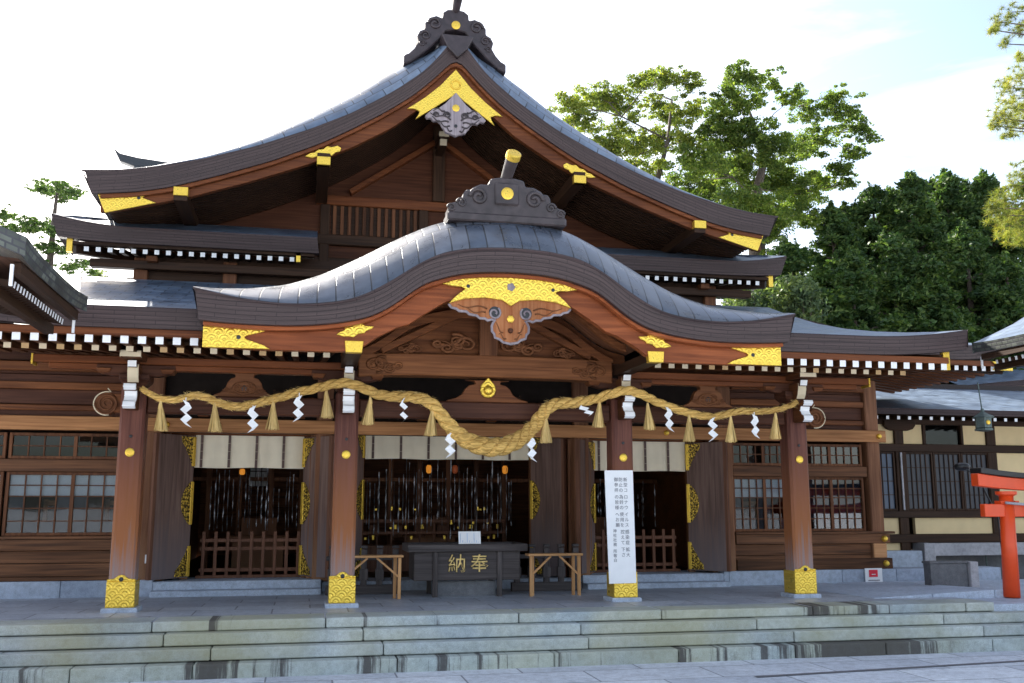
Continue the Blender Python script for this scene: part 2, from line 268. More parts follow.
M['tassel'] = wood('straw_tassel', (0.52, 0.35, 0.12), (0.78, 0.57, 0.25), 'Z', 0.85, 50, island=0.1)
M['paper'] = plain('white_paper', (0.82, 0.83, 0.85), 0.8, 0, 0.03)
M['ink'] = plain('black_ink', (0.12, 0.12, 0.14), 0.7)
M['red'] = plain('notice_red', (0.60, 0.015, 0.035), 0.5)
M['verm'] = plain('vermilion_paint', (0.75, 0.065, 0.012), 0.38, 0, 0.08, 3, 0.05)
M['black'] = plain('black_paint', (0.012, 0.012, 0.013), 0.4)
M['bronze'] = plain('green_bronze', (0.07, 0.095, 0.09), 0.45, 0.4, 0.3, 14)
M['strand'] = plain('pale_strand', (0.14, 0.14, 0.15), 0.3, 0.4, 0.3, 20)
M['amber'] = glow('lantern_amber', (0.75, 0.27, 0.03), 0.16)
M['ember'] = glow('lantern_ember', (0.4, 0.09, 0.03), 0.05)
M['bark'] = plain('bark', (0.075, 0.058, 0.045), 0.9, 0, 0.4, 12, 0.6)
M['leafA'] = leaf('broad_leaves_olive', (0.05, 0.08, 0.02), (0.10, 0.125, 0.028), 0.5, (0.14, 0.14, 0.03))
M['leafB'] = leaf('broad_leaves_green', (0.035, 0.066, 0.018), (0.075, 0.11, 0.027), 0.48, (0.11, 0.13, 0.03))
M['leafC'] = leaf('cedar_sprays', (0.019, 0.042, 0.015), (0.038, 0.072, 0.022), 0.3, (0.075, 0.108, 0.03))
M['leafD'] = leaf('pale_willowy_leaves', (0.05, 0.08, 0.045), (0.08, 0.115, 0.055), 0.3, (0.11, 0.14, 0.05))
M['needle'] = leaf('pine_needles', (0.06, 0.09, 0.02), (0.12, 0.135, 0.032), 0.4, (0.19, 0.155, 0.04))
M['leafL'] = leaf('thin_tree_leaves', (0.03, 0.06, 0.022), (0.055, 0.095, 0.03), 0.3, (0.09, 0.13, 0.04))

# ------------------------------------------------------------ mesh helpers
ORIG = {}
class MB:
    def __init__(s): s.v = []; s.f = []; s.m = []; s.uv = {}
    def add(s, vs, fs, mi=0):
        o = len(s.v); s.v += [tuple(v) for v in vs]
        for f in fs: s.f.append(tuple(i + o for i in f)); s.m.append(mi)
        return s
    def box(s, x0, x1, y0, y1, z0, z1, mi=0):
        return s.add([(x0, y0, z0), (x1, y0, z0), (x1, y1, z0), (x0, y1, z0), (x0, y0, z1), (x1, y0, z1), (x1, y1, z1), (x0, y1, z1)],
                     [(0, 3, 2, 1), (4, 5, 6, 7), (0, 1, 5, 4), (1, 2, 6, 5), (2, 3, 7, 6), (3, 0, 4, 7)], mi)
    def hexa(s, lo, hi, mi=0):
        return s.add(list(lo) + list(hi), [(0, 3, 2, 1), (4, 5, 6, 7), (0, 1, 5, 4), (1, 2, 6, 5), (2, 3, 7, 6), (3, 0, 4, 7)], mi)
    def bar(s, p0, p1, w, h, mi=0, up=(0, 0, 1), endmi=None):
        p0, p1 = Vector(p0), Vector(p1); d = (p1 - p0).normalized(); sd = d.cross(Vector(up)).normalized(); u = sd.cross(d)
        q = [sd * (-w / 2) + u * (-h / 2), sd * (w / 2) + u * (-h / 2), sd * (w / 2) + u * (h / 2), sd * (-w / 2) + u * (h / 2)]
        vs = [p0 + k for k in q] + [p1 + k for k in q]
        s.add(vs, [(4, 5, 6, 7), (0, 1, 5, 4), (1, 2, 6, 5), (2, 3, 7, 6), (3, 0, 4, 7)], mi)
        o = len(s.v) - 8; s.f.append((o, o + 3, o + 2, o + 1)); s.m.append(mi if endmi is None else endmi); return s
    def prism(s, poly, y0, y1, mi=0, plane='xz', side=None):
        n = len(poly); P = (lambda a, b, y: (a, y, b)) if plane == 'xz' else (lambda a, b, y: (y, a, b))
        vs = [P(a, b, y0) for a, b in poly] + [P(a, b, y1) for a, b in poly]
        s.add(vs, [tuple(range(n)), tuple(range(2 * n - 1, n - 1, -1))], mi)
        o = len(s.v) - 2 * n
        for i in range(n):
            j = (i + 1) % n; s.f.append((o + i, o + j, o + n + j, o + n + i)); s.m.append(mi if side is None else side)
        return s
    def tube(s, pts, rad, n=8, mi=0, cap=True):
        pts = [Vector(p) for p in pts]; o = len(s.v); k = len(pts)
        if not hasattr(rad, '__len__'): rad = [rad] * k
        prev = None
        for i, p in enumerate(pts):
            d = (pts[min(i + 1, k - 1)] - pts[max(i - 1, 0)]).normalized()
            if prev is None: a = d.orthogonal().normalized()
            else: a = (prev - d * prev.dot(d)).normalized()
            prev = a; bb = d.cross(a)
            for j in range(n):
                t = 2 * math.pi * j / n; s.v.append(tuple(p + (a * math.cos(t) + bb * math.sin(t)) * rad[i]))
        for i in range(k - 1):
            for j in range(n):
                j2 = (j + 1) % n; s.f.append((o + i * n + j, o + i * n + j2, o + (i + 1) * n + j2, o + (i + 1) * n + j)); s.m.append(mi)
        if cap:
            s.f.append(tuple(o + j for j in range(n - 1, -1, -1))); s.m.append(mi); s.f.append(tuple(o + (k - 1) * n + j for j in range(n))); s.m.append(mi)
        return s
    def disc(s, c, r, y, depth, n=20, mi=0, dome=0.4):     # round boss facing the viewer side (-Y)
        cx, cz = c; rings = [(r, y + depth), (r, y), (r * .72, y - depth * dome), (r * .3, y - depth * dome * 1.3)]
        o = len(s.v)
        for rr, yy in rings:
            for j in range(n): s.v.append((cx + rr * math.cos(2 * math.pi * j / n), yy, cz + rr * math.sin(2 * math.pi * j / n)))
        for i in range(len(rings) - 1):
            for j in range(n):
                j2 = (j + 1) % n; s.f.append((o + i * n + j, o + i * n + j2, o + (i + 1) * n + j2, o + (i + 1) * n + j)); s.m.append(mi)
        s.f.append(tuple(o + 3 * n + j for j in range(n))); s.m.append(mi); return s
    def lathe(s, prof, c, n=16, mi=0):
        cx, cy, cz = c; o = len(s.v)
        for r, z in prof:
            for j in range(n): s.v.append((cx + r * math.cos(2 * math.pi * j / n), cy + r * math.sin(2 * math.pi * j / n), cz + z))
        for i in range(len(prof) - 1):
            for j in range(n):
                j2 = (j + 1) % n; s.f.append((o + i * n + j, o + i * n + j2, o + (i + 1) * n + j2, o + (i + 1) * n + j)); s.m.append(mi)
        s.f.append(tuple(o + j for j in range(n - 1, -1, -1))); s.m.append(mi); s.f.append(tuple(o + (len(prof) - 1) * n + j for j in range(n))); s.m.append(mi)
        return s
    def grid(s, rows, mi=0):       # rows of points; metric UVs (u along a row, v from row to row)
        o = len(s.v); n = len(rows[0]); rows = [[Vector(p) for p in r] for r in rows]
        us = []; 
        for r in rows:
            u = [0.0]
            for i in range(1, n): u.append(u[-1] + (r[i] - r[i - 1]).length)
            us.append([x - u[-1] / 2 for x in u])
        vs_ = [[0.0] * n]
        for k in range(1, len(rows)): vs_.append([vs_[-1][i] + (rows[k][i] - rows[k - 1][i]).length for i in range(n)])
        for r in rows: s.v += [tuple(p) for p in r]
        for k in range(len(rows) - 1):
            for i in range(n - 1):
                fi = len(s.f); s.f.append((o + k * n + i, o + k * n + i + 1, o + (k + 1) * n + i + 1, o + (k + 1) * n + i)); s.m.append(mi)
                s.uv[fi] = [(us[k][i], vs_[k][i]), (us[k][i + 1], vs_[k][i + 1]), (us[k + 1][i + 1], vs_[k + 1][i + 1]), (us[k + 1][i], vs_[k + 1][i])]
        return s
    def build(s, name, mats, parent=None, bevel=0, smooth=False, recalc=True, origin=None, facemat=None, split=False):
        if split:          # one object for each piece that stands clear of the others
            par = list(range(len(s.v)))
            def fd(i):
                while par[i] != i: par[i] = par[par[i]]; i = par[i]
                return i
            for f in s.f:
                for q in f[1:]: par[fd(q)] = fd(f[0])
            isl = {}
            for i, v in enumerate(s.v): isl.setdefault(fd(i), []).append(i)
            gr = []
            for k, ids in isl.items():
                lo = [min(s.v[i][a] for i in ids) - .06 for a in range(3)]; hi = [max(s.v[i][a] for i in ids) + .06 for a in range(3)]; ks = [k]
                for g in gr[:]:
                    if all(lo[a] <= g[1][a] and hi[a] >= g[0][a] for a in range(3)):
                        lo = [min(lo[a], g[0][a]) for a in range(3)]; hi = [max(hi[a], g[1][a]) for a in range(3)]; ks += g[2]; gr.remove(g)
                gr.append((lo, hi, ks))
            out = []
            for lo, hi, ks in gr:
                ks = set(ks); m = MB(); mp_ = {}
                for fi, f in enumerate(s.f):
                    if fd(f[0]) in ks:
                        for q in f:
                            if q not in mp_: mp_[q] = len(m.v); m.v.append(s.v[q])
                        if fi in s.uv: m.uv[len(m.f)] = s.uv[fi]
                        m.f.append(tuple(mp_[q] for q in f)); m.m.append(s.m[fi])
                out.append(m.build(name, mats, parent, bevel, smooth, recalc, origin, facemat))
            return out
        if not isinstance(mats, (list, tuple)): mats = [mats]
        off = Vector(origin) if origin else (Vector(ORIG[parent.name]) if parent else Vector((0, 0, 0)))
        me = bpy.data.meshes.new(name); me.from_pydata([tuple(Vector(v) - off) for v in s.v], [], s.f)
        for m in mats: me.materials.append(M[m] if isinstance(m, str) else m)
        me.polygons.foreach_set('material_index', s.m)
        if s.uv:
            ul = me.uv_layers.new(name='UVMap').data
            for fi, uvs in s.uv.items():
                ls = me.polygons[fi].loop_start
                for j, q in enumerate(uvs): ul[ls + j].uv = q
        if recalc:
            bm = bmesh.new(); bm.from_mesh(me); bmesh.ops.recalc_face_normals(bm, faces=bm.faces[:]); bm.to_mesh(me); bm.free()
        if facemat:        # (predicate on face normal, material index)
            for p in me.polygons:
                if facemat[0](p.normal): p.material_index = facemat[1]
        if smooth: me.polygons.foreach_set('use_smooth', [True] * len(me.polygons))
        o = bpy.data.objects.new(name, me); C.objects.link(o)
        if parent: o.parent = parent; ORIG[o.name] = ORIG[parent.name]
        else: o.location = off; ORIG[o.name] = tuple(off)
        if bevel:
            md = o.modifiers.new('bevel', 'BEVEL'); md.width = bevel; md.segments = 1; md.limit_method = 'ANGLE'; md.angle_limit = R(50)
        return o
def tag(o, label, cat, group=None, kind=None):
    o['label'] = label; o['category'] = cat
    if group: o['group'] = group
    if kind: o['kind'] = kind
    return o
def struct(o, kind='structure'): o['kind'] = kind; return o
def thing(name, loc, label, cat, group=None):
    o = bpy.data.objects.new(name, None); C.objects.link(o); o.location = loc; o.empty_display_size = 0.2; ORIG[o.name] = tuple(loc)
    return tag(o, label, cat, group)
def lin(tab, x):
    x = abs(x)
    if x <= tab[0][0]: return tab[0][1]
    for (a, b), (c, d) in zip(tab, tab[1:]):
        if x <= c: return b + (d - b) * (x - a) / (c - a)
    return tab[-1][1]
def smoothtab(tab, n=200, k=7, it=2):
    x1 = tab[-1][0]; xs = [x1 * i / n for i in range(n + 1)]; ys = [lin(tab, x) for x in xs]
    for _ in range(it):
        ys = [sum(ys[min(n, abs(j))] if j <= n else ys[n] for j in range(i - k, i + k + 1)) / (2 * k + 1) if k <= i <= n - k or i < k else ys[i] for i in range(n + 1)]
    return list(zip(xs, ys))
def place(o, p):       # a copy-made child put at a world point
    o.location = Vector(p) - Vector(ORIG[o.parent.name])
def dup(o, p, parent=None):
    c = o.copy(); C.objects.link(c); c.parent = parent or o.parent; ORIG[c.name] = ORIG[c.parent.name] if c.parent else tuple(p)
    c.location = Vector(p) - (Vector(ORIG[c.parent.name]) if c.parent else Vector((0, 0, 0))); return c
def floor_z(y): return -0.02 * max(y, 0)

# ------------------------------------------------------------ ground, platform, steps
GZ = -0.585
mb = MB(); mb.add([(-500, -500, GZ), (500, -500, GZ), (500, 600, GZ), (-500, 600, GZ)], [(0, 1, 2, 3)])
struct(mb.build('ground', 'ground'))
mb = MB(); mb.hexa([(-16, -1.30, GZ - .05), (7.25, -1.30, GZ - .05), (7.25, 14, GZ - .05), (-16, 14, GZ - .05)], [(-16, -1.30, -0.012), (7.25, -1.30, -0.012), (7.25, 14, -0.26), (-16, 14, -0.26)])
mb2 = MB(); mb2.grid([[(x, y, floor_z(y)) for x in (-16, 7.25)] for y in (-1.28, 0, 3, 14)])
struct(mb2.build('platform_paving', 'plat', recalc=False))
st = thing('stone_steps', (0, -1.6, GZ), 'wide mossy grey granite steps running along the front of the shrine hall', 'steps')
rng = random.Random(3)
def course(y0, y1, z0, z1, x0, x1, lens, mat):
    m = MB(); x = x0
    while x < x1 - 0.05:
        L_ = rng.uniform(*lens); e = min(x + L_, x1)
        dz = rng.uniform(-.004, .004); dy = rng.uniform(-.006, .006)
        m.box(x + .006, e - .006, y0 + dy, y1, z0 + .014, z1 + dz); x = e
    return m.build('step', mat, st, bevel=.012)
course(-1.32, -0.75, -.13, 0.004, -16, 7.25, (1.9, 3.0), 'steptop')
course(-1.50, -1.0, -.275, -0.125, -16, 14, (1.6, 2.9), 'step')
course(-1.70, -1.2, -.425, -0.27, -16, 14, (2.0, 3.0), 'step')
course(-1.90, -1.4, GZ - .05, -0.42, -16, 14, (1.3, 2.4), 'stepwet')
bk = MB().box(-16, 14, -1.29, 13, GZ - .06, -0.30).build('core', 'slate', st)
m = MB(); 
for i in range(5): m.box(7.27 + i * 1.3, 8.56 + i * 1.3, -1.25, 3.0, -.28, -.03)
struct(m.build('side_terrace', 'found', bevel=.01))
m = MB(); lz = lambda x: .008 + .095 * (x - 5.9) / 2.26
for a, b in ((5.9, 6.9), (6.91, 8.0), (8.01, 8.16)): m.hexa([(a, -.38, -.06), (b, -.38, -.06), (b, 2.9, -.1), (a, 2.9, -.1)], [(a, -.38, lz(a)), (b, -.38, lz(b)), (b, 2.9, -.02), (a, 2.9, -.05)])
struct(m.build('landing_slab', 'found', bevel=.01))
struct(MB().add([(2.6, -3.15, GZ + .006), (14, -2.05, GZ + .006), (14, -1.97, GZ + .006), (2.6, -3.05, GZ + .006)], [(0, 1, 2, 3)]).build('drain_channel', 'drain', recalc=False))

# ------------------------------------------------------------ main hall
hall = thing('shrine_hall', (0, 3.2, 0), 'large dark timber shrine hall with sweeping gable and curved porch roof, gold fittings', 'shrine')

# --- pillars with caps, plinths, noses and bracket arms
noseprof = [(-.02, 2.98), (-.30, 2.99), (-.36, 3.02), (-.38, 2.97), (-.33, 2.93), (-.26, 2.92), (-.24, 2.86), (-.28, 2.80), (-.34, 2.77), (-.36, 2.71), (-.30, 2.68), (-.02, 2.68)]
for px in (-4.98, -2.07, 2.07, 4.98):
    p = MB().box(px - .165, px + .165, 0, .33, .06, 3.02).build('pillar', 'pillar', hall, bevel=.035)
    p2 = MB().box(px - .23, px + .23, -.06, .39, -.02, .055).build('plinth', 'found', p, bevel=.012)
    m = MB(); m.box(px - .183, px + .183, -.018, .348, .056, .40)
    pts = [(px - .183, .40), (px - .183, .425), (px - .09, .435), (px - .07, .45), (px - .04, .475), (px, .485), (px + .04, .475), (px + .07, .45), (px + .09, .435), (px + .183, .425), (px + .183, .40)]
    m.prism(pts, -.018, -.003); m.build('gold_cap', 'gold', p, bevel=.008)
    MB().disc((px, .425), .032, -.022, .012, 6, 0).build('cap_boss', 'black', p)
    MB().disc((px, 2.11), .06, -.012, .02).build('gold_disc', 'goldfine', p, smooth=False)
    MB().disc((px, 2.33), .022, -.012, .01, 8).build('nail_cover', 'black', p)
    m = MB().prism(noseprof, px - .085, px + .085, 0, 'yz'); m.build('nose', ['wood_y', 'white'], p, bevel=.01, facemat=(lambda n: n.y < -.25, 1))
    # bearing block, arm, upper block
    m = MB(); m.hexa([(px - .13, .04, 3.02), (px + .13, .04, 3.02), (px + .13, .30, 3.02), (px - .13, .30, 3.02)], [(px - .2, -.03, 3.10), (px + .2, -.03, 3.10), (px + .2, .36, 3.10), (px - .2, .36, 3.10)]); m.box(px - .2, px + .2, -.03, .36, 3.10, 3.19)
    m.build('bearing_block', 'plum_x', p, bevel=.01)
    armp = [(px - .52, 3.33), (px - .52, 3.26), (px - .42, 3.20), (px - .30, 3.17), (px + .30, 3.17), (px + .42, 3.20), (px + .52, 3.26), (px + .52, 3.33)]
    MB().prism(armp, .08, .25).build('bracket_arm', 'plum_x', p, bevel=.01)
    fa = [(.2, 3.30), (-.20, 3.30), (-.20, 3.22), (-.17, 3.12), (-.12, 3.05), (.2, 3.05)]
    MB().prism(fa, px - .075, px + .075, 0, 'yz').build('front_arm', ['wood_y', 'cream'], p, bevel=.008, facemat=(lambda n: n.y < -.4, 1))
    m = MB(); m.hexa([(px - .06, -.25, 3.25), (px + .06, -.25, 3.25), (px + .06, .0, 3.25), (px - .06, 0, 3.25)], [(px - .06, -.28, 3.34), (px + .06, -.28, 3.34), (px + .06, .0, 3.34), (px - .06, 0, 3.34)])
    m.build('small_block', ['plum_x', 'white'], p, bevel=.006, facemat=(lambda n: n.y < -.4, 1))
    if abs(px) > 3:
        m = MB().box(px - .14, px + .14, -.42, .1, 3.36, 3.46); m.build('purlin_nose', ['wood_y', 'cream'], p, bevel=.01, facemat=(lambda n: n.y < -.5, 1))
    for sx in (-1, 1):
        m = MB(); bx = px + sx * .42
        m.hexa([(bx - .07, .06, 3.33 - .12), (bx + .07, .06, 3.21), (bx + .07, .27, 3.21), (bx - .07, .27, 3.21)], [(bx - .1, .03, 3.27), (bx + .1, .03, 3.27), (bx + .1, .3, 3.27), (bx - .1, .3, 3.27)])
        m.build('side_block', 'wood_x', p, bevel=.008)
# tie beams between pillars and scroll noses at their outer ends
m = MB()
for a, b in ((-4.81, -2.24), (-1.9, 1.9), (2.24, 4.81)): m.box(a, b, .07, .26, 2.655, 2.915)
m.build('tie_beam', 'plum_x', hall, bevel=.02, split=True)
for sx in (-1, 1):
    cx = sx * 5.33; m = MB()
    m.box(min(sx * 5.14, cx), max(sx * 5.14, cx), .09, .24, 2.66, 2.92)
    sp = [(cx + .17 * math.cos(t) * (1 if math.cos(t) * sx > 0 else .8), 2.78 + .16 * math.sin(t)) for t in [2 * math.pi * i / 20 for i in range(20)]]
    m.prism(sp, .075, .255)
    o = m.build('scroll_nose', 'wood_x', hall, bevel=.012)
    pts = []
    for i in range(46):
        t = i / 45; a = t * 4.4 * math.pi; r = .155 * (1 - .8 * t); pts.append((cx + sx * r * math.cos(a), .065, 2.78 - r * math.sin(a)))
    MB().tube(pts, .014, 6).build('scroll_rim', 'carve', o, smooth=True)
    pts = [(cx + sx * .172 * math.cos(a), .07, 2.78 + .162 * math.sin(a)) for a in [R(d) for d in range(-100, 110, 12)]]
    MB().tube(pts + [(cx - sx * .0, .07, 2.99)], .009, 6).build('scroll_edge', 'cream', o, smooth=True)
# rainbow beam over the middle bay and purlins over the side bays
n = 24; top = [(-1.93 + 3.86 * i / n, 3.585 + .03 * (1 - (2 * i / n - 1) ** 2)) for i in range(n + 1)]; bot = [(-1.93 + 3.86 * i / n, 3.235 + .05 * (1 - abs(2 * i / n - 1) ** 6)) for i in range(n + 1)]
rb = MB().prism(top + bot[::-1], .02, .32).build('rainbow_beam', 'beam_x', hall, bevel=.015)
def scrollwork(name, cx, cz, sx, size, y, parent, mat='carve', turns=1.6, seed=1):
    rr = random.Random(seed); m = MB()
    for k in range(4):
        ox = cx + sx * size * (.1 + .62 * k * .45); oz = cz + size * (.13 * math.sin(k * 2.1)); s = size * (.30 - .045 * k)
        pts = [(ox + sx * s * (1 - .8 * i / 24) * math.cos(i / 24 * turns * 2 * math.pi + k), y, oz + s * .75 * (1 - .8 * i / 24) * math.sin(i / 24 * turns * 2 * math.pi + k)) for i in range(25)]
        m.tube(pts, [size * .055 * (1 - .5 * i / 24) for i in range(25)], 6)
    for k in range(5):
        a = rr.uniform(.1, 1.1); l = size * rr.uniform(.5, 1.0); z0 = cz + rr.uniform(-.15, .15) * size
        pts = [(cx + sx * (size * .2 + l * t), y, z0 + size * .22 * math.sin(t * 3.2 + k) * (1 - t)) for t in [i / 8 for i in range(9)]]
        m.tube(pts, [size * .05 * (1 - t / 9) + .002 for t in range(9)], 6)
    return m.build(name, mat, parent, smooth=True)
for sx in (-1, 1): scrollwork('beam_carving', sx * 1.75, 3.42, -sx, .42, .012, rb, 'beam_x', seed=4)
for sx in (-1, 1):
    a, b = (2.1, 6.32) if sx > 0 else (-6.32, -2.1)
    m = MB().box(a, b, .06, .28, 3.335, 3.44); m.box(a if sx > 0 else a + .2, b - .2 if sx > 0 else b, .09, .25, 3.255, 3.334)
    o = m.build('eave_purlin', 'redlow_x', hall, bevel=.01)
    MB().box(sx * 6.325 - .012, sx * 6.325 + .012, .05, .29, 3.30, 3.445).build('gold_end_plate', 'goldfine', o)
# frog-leg struts
def frog(cx, z0, z1, w, y, jewel=False):
    h = z1 - z0
    half = [(w, 0), (w * .98, .07 * h), (w * .78, .17 * h), (w * .62, .35 * h), (w * .55, .6 * h), (w * .45, .76 * h), (w * .30, .82 * h), (w * .32, .95 * h), (w * .55, h), ]
    poly = [(cx + a, z0 + b) for a, b in half] + [(cx - a, z0 + b) for a, b in half[::-1]]
    o = MB().prism(poly, y, y + .12).build('frog_leg_strut', 'carve' if not jewel else 'wood_x', hall, bevel=.012)
    pts = [(cx + w * .36 * math.cos(t), y - .005, z0 + h * .36 + h * .24 * math.sin(t)) for t in [2 * math.pi * i / 24 for i in range(25)]]
    m = MB().tube(pts, .016, 6)
    for k in range(7):
        t = k * .9; m.tube([(cx + w * .36 * math.cos(t + q * .5), y - .008, z0 + h * (.36 + .24 * math.sin(t + q * .5)) + .03 * math.sin(q * 3)) for q in range(4)], .014, 5)
    if not jewel:
        m.build('strut_carving', 'carve', o, smooth=True)
        MB().disc((cx, z0 + h * .36), w * .10, y - .004, .012, 12).build('opening_shade_disc', 'black', o)  # black disc painting the dark inside an opening
        scrollwork('strut_leaf', cx + w * .05, z0 + h * .3, 1, w * .55, y - .004, o, 'carve', seed=3); scrollwork('strut_leaf', cx - w * .05, z0 + h * .3, -1, w * .55, y - .004, o, 'carve', seed=3)
    else:
        half = [(0, .19), (.05, .135), (.105, .07), (.12, .0), (.10, -.07), (.05, -.115), (0, -.12)]
        poly = [(cx + a, z0 + h * .56 + b) for a, b in half] + [(cx - a, z0 + h * .56 + b) for a, b in half[::-1][1:-1]]
        g = MB().prism(poly, y - .035, y - .002).build('flame_jewel', 'gold', o, bevel=.012)
        mm = MB(); mm.disc((cx, z0 + h * .53), .075, y - .04, .03, 18, 0, 1.0); mm.build('jewel', 'goldfine', g, smooth=True)
frog(-3.52, 2.915, 3.255, .42, .10); frog(3.52, 2.915, 3.255, .42, .10); frog(0, 2.915, 3.245, .62, .10, True)

# --- curved porch roof (karahafu)
KT = smoothtab([(0, 4.80), (.5, 4.775), (.95, 4.69), (1.3, 4.50), (1.6, 4.28), (1.95, 4.07), (2.2, 3.98), (2.6, 3.92), (3.0, 3.905), (3.5, 3.95), (3.8, 4.01), (4.08, 4.07)], k=6)
KB = smoothtab([(0, 4.485), (.4, 4.47), (.72, 4.43), (1.2, 4.28), (1.45, 4.07), (1.65, 3.92), (1.9, 3.79), (2.3, 3.70), (2.7, 3.655), (3.0, 3.64), (3.5, 3.645), (3.8, 3.66), (4.02, 3.68)], k=6)
KR = smoothtab([(0, 5.53), (.5, 5.50), (1, 5.36), (1.5, 5.12), (2, 4.83), (2.5, 4.55), (3, 4.36), (3.6, 4.27), (4.08, 4.22)], k=6)
KW = [(0, 4.16), (.7, 4.12), (.88, 4.08), (1.0, 4.0), (1.19, 3.88), (1.30, 3.80), (1.33, 3.765), (1.51, 3.71), (1.77, 3.57), (1.96, 3.43), (2.1, 3.375), (2.3, 3.36), (3.25, 3.355), (3.94, 3.37)]
xs = [-4.08 + 8.16 * i / 96 for i in range(97)]
ez = [(-1.75, 0), (-1.74, .05), (-1.68, .16), (-1.58, .32), (-1.42, .53), (-1.2, .75), (-.95, .91), (-.6, 1.0), (0, 1.03), (1.2, 1.04), (3, 1.05), (4.7, 1.06)]
rows = [[(x, y, lin(KT, x) + (lin(KR, x) - lin(KT, x)) * e) for x in xs] for y, e in ez]
m = MB().grid(rows)
karah = m.build('curved_porch_roof', 'tilesk', hall, smooth=True)
m = MB().grid([[(x * (4.0 / 4.08), -1.68, lin(KB, x * 4.0 / 4.08)) for x in xs], [(x * (4.05 / 4.08), -1.735, (lin(KB, x * 4.05 / 4.08) * .12 + lin(KT, x) * .88)) for x in xs], [(x, -1.752, lin(KT, x) - .012) for x in xs], [(x, -1.75, lin(KT, x) + .004) for x in xs]])
m.grid([[(x * (4.0 / 4.08), -1.68, lin(KB, x * 4.0 / 4.08)) for x in xs], [(x * (4.0 / 4.08), -1.2, lin(KB, x * 4.0 / 4.08)) for x in xs]])
for sx in (-1, 1): m.grid([[(sx * 4.0, -1.68, 3.68), (sx * 4.08, -1.752, 4.07)], [(sx * 4.0, -1.0, 3.68), (sx * 4.08, -1.0, 4.13)]])
m.build('roof_edge', 'band', karah)
# bargeboard: outer cavetto strip + board
xb = [-3.95 + 7.9 * i / 110 for i in range(111)]
m = MB()
def strip(m, xs, topf, botf, y0, y1):
    n = len(xs); vs = [(x, y0, topf(x)) for x in xs] + [(x, y0, botf(x)) for x in xs] + [(x, y1, topf(x)) for x in xs] + [(x, y1, botf(x)) for x in xs]
    fs = []
    for i in range(n - 1):
        fs += [(i, i + 1, n + i + 1, n + i), (2 * n + i, 3 * n + i, 3 * n + i + 1, 2 * n + i + 1), (i, 2 * n + i, 2 * n + i + 1, i + 1), (n + i, n + i + 1, 3 * n + i + 1, 3 * n + i)]
    fs += [(0, n, 3 * n, 2 * n), (n - 1, 3 * n - 1, 4 * n - 1, 2 * n - 1)]
    return m.add(vs, fs)
strip(m, xb, lambda x: lin(KB, x) + .0, lambda x: lin(KB, x) - .05, -1.6, -1.36)
strip(m, xb, lambda x: lin(KB, x) - .05, lambda x: lin(KW, x), -1.48, -1.36)
kb = m.build('bargeboard', 'red_x', karah, bevel=.006)
# gilt plates on the bargeboard
def plate(name, poly, y, parent, mat='gold', th=.03, bevel=.006): return MB().prism(poly, y - th, y).build(name, mat, parent, bevel=bevel)
for sx in (-1, 1):
    tp = [(3.955, 3.625), (3.16, 3.615), (3.22, 3.58), (3.36, 3.54), (3.42, 3.525), (3.45, 3.50), (3.42, 3.475), (3.35, 3.455), (3.2, 3.405), (3.13, 3.36), (3.955, 3.358)]
    g = plate('gold_end_plate', [(sx * a, b) for a, b in tp], -1.482, kb)
    MB().disc((sx * 3.52, 3.50), .028, -1.516, .006, 10).build('hole_shade_disc', 'black', g)  # the dark of a hole, painted as a black disc
    cl = [(2.30, 3.58), (2.25, 3.62), (2.20, 3.64), (2.19, 3.68), (2.10, 3.69), (2.06, 3.73), (1.97, 3.73), (1.93, 3.71), (1.82, 3.705), (1.85, 3.67), (1.92, 3.64), (1.94, 3.61), (2.02, 3.60), (2.08, 3.55), (2.14, 3.56), (2.2, 3.555)]
    g = plate('gold_cloud_plate', [(sx * a, b) for a, b in cl], -1.482, kb)
    o = MB().box(sx * 2.07 - .11, sx * 2.07 + .11, -1.42, .1, 3.36, 3.50).build('purlin_end', 'dark_y', karah, bevel=.006)
    q = [(sx * 2.07 - .12, 3.505), (sx * 2.07 + .12, 3.505), (sx * 2.07 + .105, 3.35), (sx * 2.07 - .105, 3.35)]
    MB().prism(q, -1.515, -1.40).build('gold_cap', 'goldfine', o, bevel=.006)
KG = [(-.93, 4.31), (-.72, 4.385), (-.39, 4.42), (0, 4.435), (.39, 4.42), (.72, 4.385), (.93, 4.31), (.80, 4.285), (.68, 4.28), (.62, 4.255), (.69, 4.2), (.76, 4.14), (.84, 4.05), (.62, 4.12), (.35, 4.145), (.12, 4.12), (0, 4.045), (-.12, 4.12), (-.35, 4.145), (-.62, 4.12), (-.84, 4.05), (-.76, 4.14), (-.69, 4.2), (-.62, 4.255), (-.68, 4.28), (-.80, 4.285)]
KP = [(.84, 4.05), (.80, 4.0), (.74, 3.99), (.70, 3.96), (.60, 3.955), (.56, 3.92), (.46, 3.905), (.42, 3.87), (.35, 3.87), (.31, 3.845), (.26, 3.86), (.205, 3.85), (.235, 3.82), (.255, 3.77), (.25, 3.70), (.22, 3.665), (.21, 3.615), (.14, 3.59), (.10, 3.555), (0, 3.535)]
pend = MB().prism([(a, b) for a, b in KP] + [(-a, b) for a, b in KP[::-1][1:]] + [(-.84, 4.05), (-.7, 4.19), (.7, 4.19)], -1.53, -1.44).build('gable_pendant', 'pend', karah, bevel=.012)
g = plate('gold_crest_plate', KG, -1.534, pend, th=.035)
